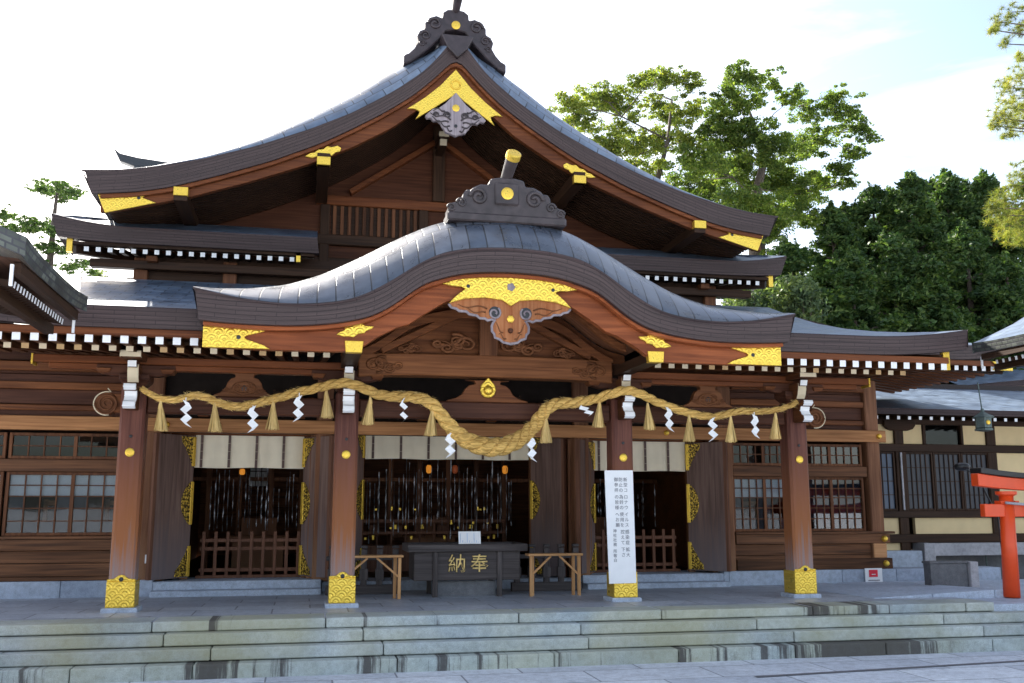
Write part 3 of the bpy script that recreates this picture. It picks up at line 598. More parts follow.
for sx in (-1, 1):
    for k, (x0, z0, x1, z1) in enumerate(((.32, 4.0, .72, 4.04), (.34, 3.93, .60, 3.985), (.10, 3.66, .2, 3.80), (.06, 3.60, .16, 3.66))):
        MB().tube([(sx * (x0 + (x1 - x0) * t), -1.532, z0 + (z1 - z0) * t + .022 * math.sin(t * 6.5 + k)) for t in [i / 10 for i in range(11)]], [.012 * (1 - .06 * i) for i in range(11)], 6).build('carved_line', 'carve', pend, smooth=True)
for sx in (-1, 1): MB().disc((sx * .585, 4.29), .026, -1.571, .006, 10).build('hole_shade_disc', 'black', pend)  # black discs painting the dark of holes in the crest plate
MB().disc((0, 4.305), .062, -1.572, .02, 5).build('crest_boss', 'silver', pend)
MB().disc((0, 3.87), .052, -1.545, .02, 6).build('gold_flower', 'goldfine', pend)
MB().disc((0, 3.71), .036, -1.545, .02, 12, 0, 1.4).build('wood_boss', 'plum_x', pend)
for sx in (-1, 1):
    pts = [(sx * (.22 + .088 * (1 - .75 * i / 30) * math.cos(2.2 + i / 30 * 8)), -1.535, 3.945 + .088 * (1 - .75 * i / 30) * math.sin(2.2 + i / 30 * 8)) for i in range(31)]
    MB().tube(pts, .014, 6).build('pendant_swirl', 'silver', pend, smooth=True)
    MB().disc((sx * .215, 3.955), .082, -1.531, .004, 16).build('swirl_shade_disc', 'black', pend)  # black disc painting the shade of a carved hole
    MB().tube([(sx * a, -1.525, b - .004) for a, b in KP], .019, 6).build('pendant_rim', 'silver', pend, smooth=True)
# arch soffit and tympanum with carvings
xa = [-2.2 + 4.4 * i / 60 for i in range(61)]
MB().grid([[(x, y, lin(KB, x) - .015) for x in xa] for y in (-1.36, -.9, -.4, .16)]).build('arch_soffit', 'soffitw', karah)
KTY = lambda x: lin(KB, x) - .03
m = MB(); strip(m, [x * .99 for x in xa], KTY, lambda x: 3.56, .17, .24)
ty = m.build('tympanum', 'wood_x', karah)
m = MB(); strip(m, [-1.95 + 3.9 * i / 60 for i in range(61)], lambda x: lin(KB, x) - .16, lambda x: max(3.56, lin(KB, x) - .30), .02, .16); m.build('arch_rib', 'wood_x', karah, bevel=.008)
m = MB(); strip(m, [-1.9 + 3.8 * i / 60 for i in range(61)], lambda x: lin(KB, x) - .10, lambda x: max(3.56, lin(KB, x) - .19), -.75, -.62); m.build('arch_rib', 'wood_x', karah, bevel=.008)
MB().box(-.14, .14, .03, .16, 3.6, 4.2).build('king_strut', 'wood_z', karah, bevel=.01)
for sx in (-1, 1):
    MB().bar((sx * 1.6, .09, 3.64), (sx * .35, .09, 4.28), .1, .13, 0, (0, 1, 0)).build('strut', 'wood_x', karah, bevel=.01)
    scrollwork('wave_carving', sx * .28, 3.78, sx, .52, .10, ty, 'carve', seed=9)
    scrollwork('cloud_carving', sx * 1.05, 3.68, sx, .28, .06, ty, 'carve', seed=11)
# ridge-end ornament of the curved roof
KO = [(.0, 5.95), (.12, 5.945), (.26, 5.92), (.28, 5.83), (.41, 5.83), (.52, 5.78), (.56, 5.74), (.63, 5.74), (.67, 5.68), (.68, 5.60), (.76, 5.56), (.86, 5.53), (.90, 5.46), (.88, 5.31)]
kr = MB().prism([(a * .93 + .01, b) for a, b in KO] + [(-a * .93 + .01, b) for a, b in KO[::-1][:-1]], -1.28, -.95).build('ridge_ornament', 'onib', karah, bevel=.02)
MB().box(-.84, .86, -1.31, -.9, 5.28, 5.40).build('ornament_sill', 'onib', kr, bevel=.02)
m = MB(); m.tube([(x, -.9 + .0 * x, lin(KR, x) + .05) for x in [-.3, 0, .3]], .1, 8)
MB().box(-.45, .45, -.95, 4.6, 5.45, 5.78).build('ridge', 'onib', karah, bevel=.03)
def swirls(parent, lst, y, mat):
    m = MB()
    for cx, cz, r, sx in lst:
        m.tube([(cx + sx * r * (1 - .78 * i / 28) * math.cos(i / 28 * 9), y, cz + r * (1 - .78 * i / 28) * math.sin(i / 28 * 9)) for i in range(29)], [r * .24] * 29, 6)
    m.build('scroll_relief', mat, parent, smooth=True, split=True)
swirls(kr, [(s * .40, 5.64, .125, s) for s in (-1, 1)] + [(s * .64, 5.54, .07, s) for s in (-1, 1)] + [(s * .78, 5.46, .06, s) for s in (-1, 1)], -1.285, 'onib')
MB().prism([(-.17, 5.54), (.17, 5.54), (.17, 5.86), (-.17, 5.86)], -1.32, -1.28).build('crest_panel', 'onib', kr, bevel=.02)
MB().disc((0.0, 5.70), .088, -1.33, .02, 20).build('gold_disc', 'goldfine', kr)
mm = MB(); mm.tube([(0.0, -1.05, 5.85), (.01, -1.2, 5.97), (.03, -1.36, 6.09), (.05, -1.5, 6.2)], [.075, .08, .088, .098], 14); fo = mm.build('ridge_finial', 'onib', karah, smooth=False)
mm = MB(); d = Vector((.02, -.14, .11)).normalized(); mm.tube([Vector((.05, -1.5, 6.2)) - d * .05, Vector((.05, -1.5, 6.2)) + d * .03, Vector((.05, -1.5, 6.2)) + d * .045], [.106, .106, .085], 14); mm.build('finial_cap', 'goldfine', fo)

# --- porch roof / lower main roof
def ztop(x, y):
    s = y + 1.2; up = .16 * max(0, (abs(x) - 5.5) / 1.75) ** 2 * max(0, 1 - s / 4)
    return 3.9 + .16 * s + .019 * s * s + up
ys = [-1.2, -.9, -.4, .3, 1.2, 2.2, 3.2, 4.2, 5.2]
porch = None
def xr(a, b, n): return [a + (b - a) * i / n for i in range(n + 1)]
m = MB()
m.grid([[(x, y, ztop(x, y)) for x in xr(2.3, 7.25, 24)] for y in ys]); m.grid([[(x, y, ztop(x, y)) for x in xr(-7.25, -2.3, 24)] for y in ys])
m.grid([[(x, y, ztop(x, y)) for x in xr(-2.3, 2.3, 8)] for y in ys if y >= .3])
porch = m.build('lower_roof', 'tiles', hall, smooth=True)
zb = lambda x: ztop(x, -1.2) - .27 - .03 * max(0, (abs(x) - 5.5) / 1.75) ** 2
m = MB()
for a, b in ((3.9, 7.25), (-7.25, -3.9)):
    X = xr(a, b, 20)
    m.grid([[(x, -1.05, zb(x)) for x in X], [(x, -1.16, zb(x)) for x in X], [(x, -1.205, ztop(x, -1.2) - .02) for x in X], [(x, -1.2, ztop(x, -1.2) + .004) for x in X]])
    xe = b if a > 0 else a
    Y = [-1.2, -.4, .5, 1.5, 2.5, 4.2]
    m.grid([[(xe, y, ztop(xe, y) - .27) for y in Y], [(xe + (.012 if xe > 0 else -.012), y, ztop(xe, y) + .004) for y in Y]])
m.build('roof_edge', 'band', porch, split=True)
m = MB()
for a, b in ((4.0, 6.95), (-6.95, -4.0)): m.box(a, b, -1.13, -1.0, 3.535, 3.632)
m.build('eave_board', 'redlow_x', porch, bevel=.008, split=True)
m = MB()
for sx in (-1, 1):
    X = [sx * 2.25, sx * 7.0]
    m.grid([[(x, -1.05, 3.565) for x in X], [(x, .2, 3.60) for x in X], [(x, 3.2, 4.0) for x in X]])
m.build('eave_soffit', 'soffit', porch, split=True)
m = MB()
for a, b in ((2.3, 6.7), (-6.7, -2.3)): m.box(a, b, -.74, -.66, 3.50, 3.545)
m.build('rafter_rail', 'dark_x', porch, split=True)
# rafters: one mesh of each kind, then copies
ru = MB().bar((0, -1.105, 3.488), (0, .9, 3.62), .098, .098, 0, (0, 0, 1), 1).build('flying_rafter', ['wood_y', 'white'], porch, origin=(0, 3.2, 0)); ru.name = 'flying_rafter'
rl = MB().bar((0, -.70, 3.445), (0, 3.1, 3.90), .09, .095, 0, (0, 0, 1), 1).build('rafter', ['wood_y', 'cream'], porch, origin=(0, 3.2, 0))
rlo = rl.data.copy(); rlo.materials[1] = M['ochre']
first = True
for sx in (-1, 1):
    for i in range(14):
        x = sx * (4.10 + .213 * i); o = ru if first else dup(ru, (0, 0, 0)); first = False; o.location = (x, 0, 0)
first = True
for sx in (-1, 1):
    for i in range(20):
        x = sx * (2.40 + .2125 * i); o = rl if first else dup(rl, (0, 0, 0)); first = False; o.location = (x, 0, 0)
        if rng.random() < .3: o.data = rlo
for sx in (-1, 1):
    o = MB().bar((sx * 6.88, -1.06, 3.58), (sx * 4.6, 2.6, 4.0), .13, .2).build('hip_rafter', 'dark_y', porch, bevel=.008)
    MB().box(sx * 6.94 - .055, sx * 6.94 + .055, -1.09, -1.0, 3.44, 3.73).build('gold_cap', 'goldfine', o, bevel=.005)

# --- wider hall eave to the right, seen past the porch
HE = lambda x, y: 4.45 + .25 * max(0, min(y - 2.2, 10.9 - x)) + .2 * max(0, (x - 9.6) / 1.3) ** 2 * max(0, 1 - (y - 2.2) / 2)
m = MB(); m.grid([[(x, y, HE(x, y)) for x in xr(7.26, 10.9, 16)] for y in (2.2, 2.8, 3.5, 4.5, 5.2, 6.3)])
he = m.build('wide_eave', 'tiles', hall, smooth=True)
X = xr(7.2, 10.9, 16)
m = MB().grid([[(x, 2.4, HE(x, 2.2) - .27) for x in X], [(x, 2.24, HE(x, 2.2) - .27) for x in X], [(x, 2.195, HE(x, 2.2) - .02) for x in X], [(x, 2.2, HE(x, 2.2) + .004) for x in X]])
Y = [2.2, 4, 6.3]; m.grid([[(10.9, y, HE(10.9, y) - .27) for y in Y], [(10.91, y, HE(10.9, y) + .004) for y in Y]])
m.build('roof_edge', 'band', he)
MB().box(7.2, 10.75, 2.27, 2.4, 4.08, 4.18).build('eave_board', 'redlow_x', he, bevel=.006)
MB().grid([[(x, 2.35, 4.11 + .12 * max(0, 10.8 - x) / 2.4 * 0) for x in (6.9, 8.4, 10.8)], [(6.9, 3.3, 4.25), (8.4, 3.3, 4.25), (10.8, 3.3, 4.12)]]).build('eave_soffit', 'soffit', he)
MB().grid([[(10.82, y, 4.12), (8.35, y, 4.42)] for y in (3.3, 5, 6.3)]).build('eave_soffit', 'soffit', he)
r5 = MB().bar((10.8, 0, 4.03), (8.36, 0, 4.33), .085, .09, 0, (0, 0, 1), 1).build('side_rafter', ['wood_x', 'white'], he, origin=(0, 3.2, 0))
for i in range(13):
    o = r5 if i == 0 else dup(r5, (0, 0, 0)); o.location = (0, 2.75 + .28 * i, 0)
MB().bar((10.75, 2.4, 4.05), (8.35, 3.6, 4.35), .12, .2).build('hip_rafter', 'dark_y', he)
r2 = MB().bar((0, 2.3, 4.03), (0, 2.75, 4.07), .085, .09, 0, (0, 0, 1), 1).build('rafter', ['wood_y', 'white'], he, origin=(0, 3.2, 0))
for i in range(17):
    o = r2 if i == 0 else dup(r2, (0, 0, 0)); o.location = (7.25 + .2 * i, 0, 0)
tp = [(10.85, 4.17), (10.4, 4.17), (10.5, 4.09), (10.4, 4.0), (10.85, 3.99)]
plate('gold_end_plate', tp, 2.26, he)

m = MB(); m.grid([[(x, y, 4.45 + .25 * max(0, y - 2.2)) for x in xr(-13, -7.26, 8)] for y in (2.2, 3.5, 5.2, 9)])
hl = m.build('wide_eave', 'tiles', hall, smooth=True)
m = MB(); m.grid([[(x, 2.24, 4.18) for x in (-13, -7.2)], [(x, 2.196, 4.455) for x in (-13, -7.2)]]); m.build('roof_edge', 'band', hl)
MB().grid([[(-13, 2.3, 4.12), (-6.9, 2.3, 4.12)], [(-13, 3.4, 4.25), (-6.9, 3.4, 4.25)]]).build('eave_soffit', 'soffit', hl)
for i in range(6):
    o = dup(r2, (0, 0, 0), hl); o.location = (-7.3 - .2 * i, 0, 0)
# --- facade at the back of the porch
YF = 3.2
m = MB(); 
for px in (-8.27, -5.15, -2.32, 2.32, 5.15, 8.27):
    m = MB().box(px - .14, px + .14, YF - .09, YF + .19, floor_z(3) + .2, 3.85); m.build('post', 'post', hall, bevel=.02, split=True)
MB().box(-11, 8.52, YF - .15, YF - .1, 2.62, 2.85).build('rail_beam', 'light_x', hall, bevel=.008)
MB().box(-11, 8.45, YF - .10, YF + .1, 2.62, 2.83).build('head_beam', 'wood_x', hall)
for px in (-4.93, -4.1, 3.95, 4.9, 8.36):
    MB().disc((px, 2.735), .052, YF - .165, .02, 14, 0, 1.6).build('nail_cover', 'goldfine', hall)
# boarded wall above the rail
m = MB(); zz = 2.86
for i, h in enumerate((.20, .25, .25, .22, .25)):
    for a, b in ((-11, -5.3), (5.3, 8.12)): m.box(a, b, YF + (.02 if i % 2 else .0), YF + .1, zz, zz + h - .008)
    zz += h
MB().box(-11, 8.3, YF + .105, YF + .14, 2.85, 4.12).build('sun_leak_backing', 'dark_x', hall)  # unseen sheet added to stop sun leaking through the board gaps
MB().box(-5.0, 5.0, YF + .06, YF + .1, 2.86, 4.1).build('bay_shade_sheet', 'room', hall)  # near-black sheet painting the shaded void above the bays
m.build('upper_boarding', 'plum_x', hall, bevel=.006, split=True)
m = MB()
for a, b in ((-11, -5.3), (5.3, 8.12)):
    m.box(a, b, YF - .07, YF - .002, 3.30, 3.42); m.box(a, b, YF - .05, YF - .002, 2.95, 3.04); m.box(a, b, YF - .12, YF - .002, 3.6, 3.75)
m.build('wall_rail', 'wood_x', hall, bevel=.01, split=True)
# dark ladder-like transoms high in the side bays and middle bay
for cx in (-2.95, 2.95, -.95, .95):
    m = MB(); 
    for i in range(4): m.box(cx - .27 + i * .16, cx - .235 + i * .16, YF - .06, YF - .03, 2.9, 3.38)
    for i in range(5): m.box(cx - .27, cx + .245, YF - .065, YF - .035, 2.93 + i * .1, 2.955 + i * .1)
    m.build('lattice_vent', 'dark_z', hall, split=True)
for cx in (-4.35, -2.75, -1.55, -.62, .62, 1.55, 2.75, 4.35):
    q = [(cx - .22, 3.16), (cx - .20, 3.09), (cx - .12, 3.03), (cx + .12, 3.03), (cx + .20, 3.09), (cx + .22, 3.16)]
    m = MB().prism(q, YF - .16, YF - .02); m.box(cx - .09, cx + .09, YF - .18, YF - .01, 2.88, 3.028)
    for dx in (-.17, 0, .17): m.box(cx + dx - .06, cx + dx + .06, YF - .18, YF - .01, 3.162, 3.24)
    m.build('bracket_cluster', 'wood_x', hall, bevel=.008)
# windows
def window(x0, x1, z0, z1, cols, rows, y, parent, gm='glass', split=None, fw=.05, mullions=None, name='window', blind_or_reflection=0, frost=True, wood_='wood_z'):
    fr = MB(); fr.box(x0, x0 + fw, y - .03, y + .04, z0, z1); fr.box(x1 - fw, x1, y - .03, y + .04, z0, z1); fr.box(x0 + fw, x1 - fw, y - .03, y + .04, z0, z0 + fw); fr.box(x0 + fw, x1 - fw, y - .03, y + .04, z1 - fw, z1)
    w = fr.build(name, wood_, parent, bevel=.005)
    mu = MB(); a, b = x0 + fw, x1 - fw; h0, h1 = z0 + fw, z1 - fw
    for c in range(1, cols):
        x = a + (b - a) * c / cols; t = .028 if (mullions and c % mullions == 0) else .010
        mu.box(x - t, x + t, y - (.02 if t > .02 else .008), y + .01, h0, h1)
    for r_ in rows:
        z = h0 + (h1 - h0) * r_; mu.box(a, b, y - .009, y + .008, z - .009, z + .009)
    mu.build('muntins', wood_, w)
    MB().box(a, b, y + .012, y + .018, h0, h1).build('pane', gm, w)
    bl = MB()
    if blind_or_reflection: bl.box(a, b, y + .028, y + .032, h1 - (h1 - h0) * blind_or_reflection, h1); bl.build('blind_or_reflection', 'blind_or_reflection', w)
    if frost:
        fm = MB(); per = (b - a) / cols
        for c in range(cols):
            k = c % 4
            if k in (0, 3): fm.box(a + per * c, a + per * (c + 1), y + .021, y + .026, h0, h1 - (h1 - h0) * .36)
            else: fm.box(a + per * c, a + per * (c + 1), y + .021, y + .026, h0, h0 + (h1 - h0) * .2)
        fm.build('frosted_glass', 'frost', w)
    return w
rowsL = [.2, .42, .63, .82]
for x0, x1 in ((-10.6, -9.2), (-9.15, -7.42), (-7.38, -5.35)):
    window(x0, x1, .91, 1.94, 8, rowsL, YF + .02, hall, 'glass', mullions=4, blind_or_reflection=.36)
    window(x0, x1, 2.15, 2.58, 8, [.5], YF + .02, hall, 'glass', mullions=4, frost=False)
window(5.30, 6.63, .91, 1.94, 8, rowsL, YF + .02, hall, 'glass', mullions=4, blind_or_reflection=.36)
window(6.67, 8.06, .91, 1.94, 8, rowsL, YF + .02, hall, 'glassb', mullions=4, blind_or_reflection=.8, frost=False)  # the tall white sheet here imitates a pale reflection in the glass
window(5.30, 6.63, 2.15, 2.58, 8, [.5], YF + .02, hall, 'glass', mullions=4, frost=False)
window(6.67, 8.06, 2.15, 2.58, 8, [.5], YF + .02, hall, 'glassb', mullions=4, frost=False)
m = MB()
for a, b in ((-11, -5.3), (5.3, 8.12)):
    m.box(a, b, YF - .06, YF + .1, 1.945, 2.145); 
m.build('mid_rail', 'panel', hall, bevel=.008, split=True)
m = MB()
for a, b in ((-11, -5.28), (5.28, 8.6)): m.box(a, b, YF - .13, YF + .1, .86, .905)
m.build('window_sill', 'panel', hall, bevel=.008, split=True)
m = MB()
for a, b, e in ((-11, -5.3, 0), (5.3, 8.12, 1)):
    m.box(a, b + .38 * e, YF - .10, YF + .1, .68, .855); m.box(a, b, YF - .03, YF + .1, .475, .672); m.box(a, b, YF - .03, YF + .1, .265, .468); m.box(a, b + .38 * e, YF - .10, YF + .1, .20, .262)
    if e: m.box(a, b + .4, YF - .11, YF + .1, .2, .40)
m.build('wainscot_boards', 'panel', hall, bevel=.006, split=True)
MB().box(8.14, 8.42, YF - .10, YF + .1, .41, .675).build('post_foot', 'tan', hall, bevel=.01)
for z in (.765, .30): MB().disc((8.37, z), .06, YF - .125, .025, 14, 0, 1.5).build('nail_cover', 'goldfine', hall)
m = MB(); x = -11
while x < 10.2:
    for a, b in ((x, x + 1.15),):
        if a < -5.0 or b > 5.0: m.box(a + .004 if not (a < 5.0 < b) else 5.0, b - .004 if not (a < -5.0 < b) else -5.0, YF - .16, YF + .3, -.12, .197)
    x += 1.15
m.build('foundation_stone', 'found', hall, bevel=.008, split=True)
for sx in (-1, 1):
    a, b = sorted((sx * 2.3, sx * 5.0)); MB().box(a, b, 2.75, 3.6, -.12, .035).build('door_step', 'found', hall, bevel=.01); MB().box(a, b, 3.05, 4.1, -.1, .165).build('door_step', 'found', hall, bevel=.01)
MB().box(-2.28, 2.28, 3.4, 5, -.12, .1).build('door_step', 'found', hall, bevel=.01)
# door bays: jambs, lintels, leaves
m = MB()
for sx in (-1, 1):
    for xx, ww, yy in ((4.58, .06, 3.5), (2.58, .06, 3.5)): m.box(sx * xx - ww, sx * xx + ww, yy, yy + .12, .16, 2.65)
    for xx in (4.95, 2.50): m.box(sx * xx - .05, sx * xx + .05, YF + .1, 3.62, .16, 2.65)
    m.box(sx * 1.64 - .07, sx * 1.64 + .07, 4.06, 4.2, .1, 2.95); m.box(sx * 2.2 - .05, sx * 2.2 + .05, 3.4, 4.15, .1, 2.95)
m.build('door_jamb', 'post', hall, bevel=.01, split=True)
m = MB()
for sx in (-1, 1):
    a, b = sorted((sx * 2.5, sx * 4.95)); m.box(a, b, 3.48, 3.62, 2.6, 2.80)
m.box(-2.15, 2.15, 4.0, 4.18, 2.80, 3.05)
m.build('lintel', 'wood_x', hall, bevel=.01, split=True)
def door(hx, hy, fx, fy, z0, z1):
    hx, hy, fx, fy = hx, hy, fx, fy
    d = Vector((fx - hx, fy - hy, 0)); L_ = d.length; d.normalize(); nrm = Vector((d.y, -d.x, 0))
    if nrm.y > 0: nrm = -nrm
    b = MB(); P = lambda s, t, z: (hx + d.x * s + nrm.x * t, hy + d.y * s + nrm.y * t, z)
    def slab(mb_, s0, s1, t0, t1, za, zb_): mb_.hexa([P(s0, t0, za), P(s1, t0, za), P(s1, t1, za), P(s0, t1, za)], [P(s0, t0, zb_), P(s1, t0, zb_), P(s1, t1, zb_), P(s0, t1, zb_)])
    slab(b, 0, L_, -.03, .03, z0, z1); o = b.build('door_leaf', 'door', hall, bevel=.006)
    f = MB(); slab(f, L_ - .06, L_ + .006, -.036, .036, z0 + .002, z1 - .002); f.build('edge_stile', 'gate', o, bevel=.004)
    h = z1 - z0
    for zc, kind in ((z1 - .02, -1), (z0 + h * .52, 0), (z0 + .02, 1)):
        g = MB()
        hh = .30 if kind else .36
        if kind == 0: prof = [(0, -hh), (.05, -hh * .95), (.12, -hh * .7), (.17, -hh * .45), (.20, -hh * .15), (.20, hh * .15), (.17, hh * .45), (.12, hh * .7), (.05, hh * .95), (0, hh)]
        else: prof = [(0, 0), (.26, 0), (.25, kind * .1), (.18, kind * .17), (.13, kind * .27), (.07, kind * .36), (.03, kind * .47), (0, kind * .5)]
        n_ = len(prof); vs = [P(s + .03, .034, zc + z) for s, z in prof] + [P(s + .03, .046, zc + z) for s, z in prof]
        g.add(vs, [tuple(range(n_)), tuple(range(2 * n_ - 1, n_ - 1, -1))] + [(i, (i + 1) % n_, n_ + (i + 1) % n_, n_ + i) for i in range(n_)])
        g.build('gilt_fitting', 'golddark', o, bevel=.004)
        g = MB(); za, zb_ = (zc - hh, zc + hh) if kind == 0 else sorted((zc, zc + kind * .5)); slab(g, -.012, .05, -.045, .05, za, zb_); g.build('gilt_hinge', 'goldfine', o, bevel=.004)
for sx in (-1, 1):
    door(sx * 4.52, 3.48, sx * 5.08, 2.92, .2, 2.58); door(sx * 2.64, 3.48, sx * 2.18, 2.9, .2, 2.58)
    door(sx * 1.6, 4.05, sx * 2.08, 3.42, .12, 2.78)
# interior
m = MB(); m.box(-5.2, 5.2, 4.2, 13, .0, .12); m.build('interior_floor', 'dark_y', hall)
m = MB(); m.box(-5.6, 5.6, 12.9, 13, 0, 4.6); m.box(-5.4, -5.3, 3.4, 13, 0, 4.6); m.box(5.3, 5.4, 3.4, 13, 0, 4.6); m.box(-5.6, 5.6, 3.7, 13, 4.6, 4.7)
m.box(-2.45, -2.4, 4.1, 4.6, .1, 4); m.box(2.4, 2.45, 4.1, 4.6, .1, 4)
m.build('interior_wall', 'wood_x', hall, split=True)
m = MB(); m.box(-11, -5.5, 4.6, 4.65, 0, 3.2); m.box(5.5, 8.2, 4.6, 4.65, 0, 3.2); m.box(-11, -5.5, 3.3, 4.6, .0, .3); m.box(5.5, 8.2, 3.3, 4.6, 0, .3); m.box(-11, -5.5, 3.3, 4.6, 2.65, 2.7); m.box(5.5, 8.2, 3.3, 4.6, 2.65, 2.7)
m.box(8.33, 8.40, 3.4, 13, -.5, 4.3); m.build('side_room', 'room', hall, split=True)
m = MB()
for x0 in (-8.9, -7.0, -6.0, 5.8):
    m.box(x0, x0 + .06, 4.1, 4.16, .3, 1.5); m.box(x0, x0 + .45, 4.1, 4.16, 1.4, 1.48); m.box(x0 + .4, x0 + .45, 4.1, 4.16, .3, 1.45)
m.build('room_shelf', 'tan', hall, split=True)
w = MB(); w.box(-4.05, -3.6, 12.86, 12.89, 1.9, 2.7); w.build('far_window', 'blind_or_reflection', hall)
mu = MB()
for i in range(4): mu.box(-4.06 + .15 * i, -4.04 + .15 * i, 12.84, 12.86, 1.9, 2.7)
for i in range(5): mu.box(-4.06, -3.6, 12.84, 12.86, 1.89 + .2 * i, 1.91 + .2 * i)
mu.build('far_window_bars', 'dark_z', hall)
# offering rail in the middle hall, low railings with posts
m = MB()
m.box(-1.5, 1.5, 6.0, 6.08, 1.05, 1.12); m.box(-1.5, 1.5, 6.0, 6.08, .82, .88); m.box(-1.6, 1.6, 5.5, 5.9, .1, .62)
for i in range(11): m.box(-1.45 + .29 * i - .02, -1.45 + .29 * i + .02, 6.01, 6.06, .6, 1.2)
m.build('altar_rail', 'gate', hall, bevel=.006)
m = MB()
for i in range(15): m.box(-4.6 + .62 * i, -4.5 + .62 * i, 6.9, 7.0, .1, 3.4)
for z in (1.9, 2.6, 3.3): m.box(-5.2, 5.2, 6.92, 6.98, z, z + .08)
m.build('inner_screen', 'wood_z', hall, bevel=.006)
m = MB()
for cx in (-3.5, 0, 3.5): m.box(cx - .5, cx + .5, 6.4, 6.8, .1, .75); m.box(cx - .6, cx + .6, 6.35, 6.85, .75, .8); m.box(cx - .35, cx + .35, 6.5, 6.7, .8, 1.15)
m.build('altar_table', 'post', hall, bevel=.008, split=True)
m = MB()
for i in range(6):
    x = -1.2 + .47 * i; m.box(x - .11, x + .11, 6.3, 6.45, .75, 1.0)
m.build('altar_stand', 'gate', hall, bevel=.01, split=True)
m = MB(); rr = random.Random(5)
for i in range(26):
    x = rr.uniform(-1.4, 1.4); z = rr.choice((.72, .93, 1.02, 1.3)); m.box(x - .02, x + .02, 5.95, 5.98, z, z + rr.uniform(.03, .09))
m.build('gilt_ornaments', 'goldfine', hall, split=True)

# --- upper storey, pent roofs, gable
YG = 6.0
m = MB(); m.box(-6.0, 6.0, 5.25, 5.45, 4.6, 6.25); m.build('upper_wall', 'dark_x', hall)
m = MB()
for px in (-5.85, -4.2, 4.2, 5.85): m.box(px - .13, px + .13, 5.12, 5.4, 4.9, 6.1)
m.build('upper_post', 'wood_z', hall, bevel=.015, split=True)
m = MB()
for sx in (-1, 1):
    a, b = sorted((sx * 2.3, sx * 6.75)); m.box(a, b, 5.0, 5.2, 5.86, 6.02); a, b = sorted((sx * 2.3, sx * 6.1)); m.box(a, b, 5.14, 5.25, 5.58, 5.70)
m.build('upper_beam', 'dark_x', hall, bevel=.01, split=True)
for sx in (-1, 1):
    zt = lambda x, y: 6.52 + .18 * max(0, (abs(x) - 5.9) / 1.46) ** 2 * max(0, 1 - (y - 4.5)) + .42 * (y - 4.5)
    X = [sx * x for x in xr(2.55, 7.36, 24)]
    m = MB().grid([[(x if abs(x) < 7.36 - (y - 4.5) else sx * (7.36 - (y - 4.5)), y, zt(x, y)) for x in X] for y in (4.5, 4.8, 5.1, 5.5)])
    m.grid([[(sx * (7.36 - k), yy if yy > 4.5 + k else 4.5 + k, 6.52 + .42 * k + .18 * (1 if yy < 4.6 else .3 if yy < 5.5 else 0) * max(0, 1 - k)) for yy in (4.5, 4.8, 5.2, 5.6, 6.0)] for k in (0, .4, 1.0)])
    pent = m.build('pent_roof', 'tiles', hall)
    zl = lambda x: 6.235 + .06 * max(0, (abs(x) - 5.9) / 1.46) ** 2
    m = MB().grid([[(x * .985, 4.75, zl(x)) for x in X], [(x * .985, 4.58, zl(x)) for x in X], [(x, 4.497, zt(x, 4.5) - .03) for x in X], [(x, 4.5, zt(x, 4.5) + .004) for x in X]])
    m.grid([[(sx * 2.55, 4.58, 6.235), (sx * 2.55, 5.4, 6.4)], [(sx * 2.55, 4.5, 6.52), (sx * 2.55, 5.4, 6.86)]])
    m.grid([[(sx * 7.25, y, 6.3 if y < 5 else 6.24) for y in (4.58, 5.5, 6)], [(sx * 7.36, y, 6.70 if y < 5 else 6.56) for y in (4.5, 5.5, 6)]])
    m.build('roof_edge', 'band', pent)
    a, b = sorted((sx * 2.6, sx * 7.0)); MB().box(a, b, 4.66, 4.78, 6.185, 6.24).build('eave_board', 'dark_x', pent)
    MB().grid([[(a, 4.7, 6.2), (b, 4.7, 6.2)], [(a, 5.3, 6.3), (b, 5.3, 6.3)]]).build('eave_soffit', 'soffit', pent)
    r3 = MB().bar((0, 4.72, 6.12), (0, 5.3, 6.2), .085, .085, 0, (0, 0, 1), 1).build('rafter', ['dark_y', 'white'], pent, origin=(0, 3.2, 0))
    for i in range(19):
        o = r3 if i == 0 else dup(r3, (0, 0, 0)); o.location = (sx * (3.02 + .208 * i), 0, 0)
    MB().box(sx * 7.05 - .05, sx * 7.05 + .05, 4.66, 4.76, 6.04, 6.29).build('gold_cap', 'goldfine', pent)
    MB().box(sx * 2.9 - .04, sx * 2.9 + .04, 4.66, 4.74, 6.06, 6.26).build('gold_cap', 'goldfine', pent)
    MB().bar((sx * 6.98, 4.78, 6.13), (sx * 6.0, 5.6, 6.2), .12, .2).build('hip_rafter', 'dark_y', pent)
    MB().box(sx * 5.62 - .1, sx * 5.62 + .1, 4.86, 5.1, 5.98, 6.09).build('bracket', ['wood_y', 'cream'], hall, bevel=.01)
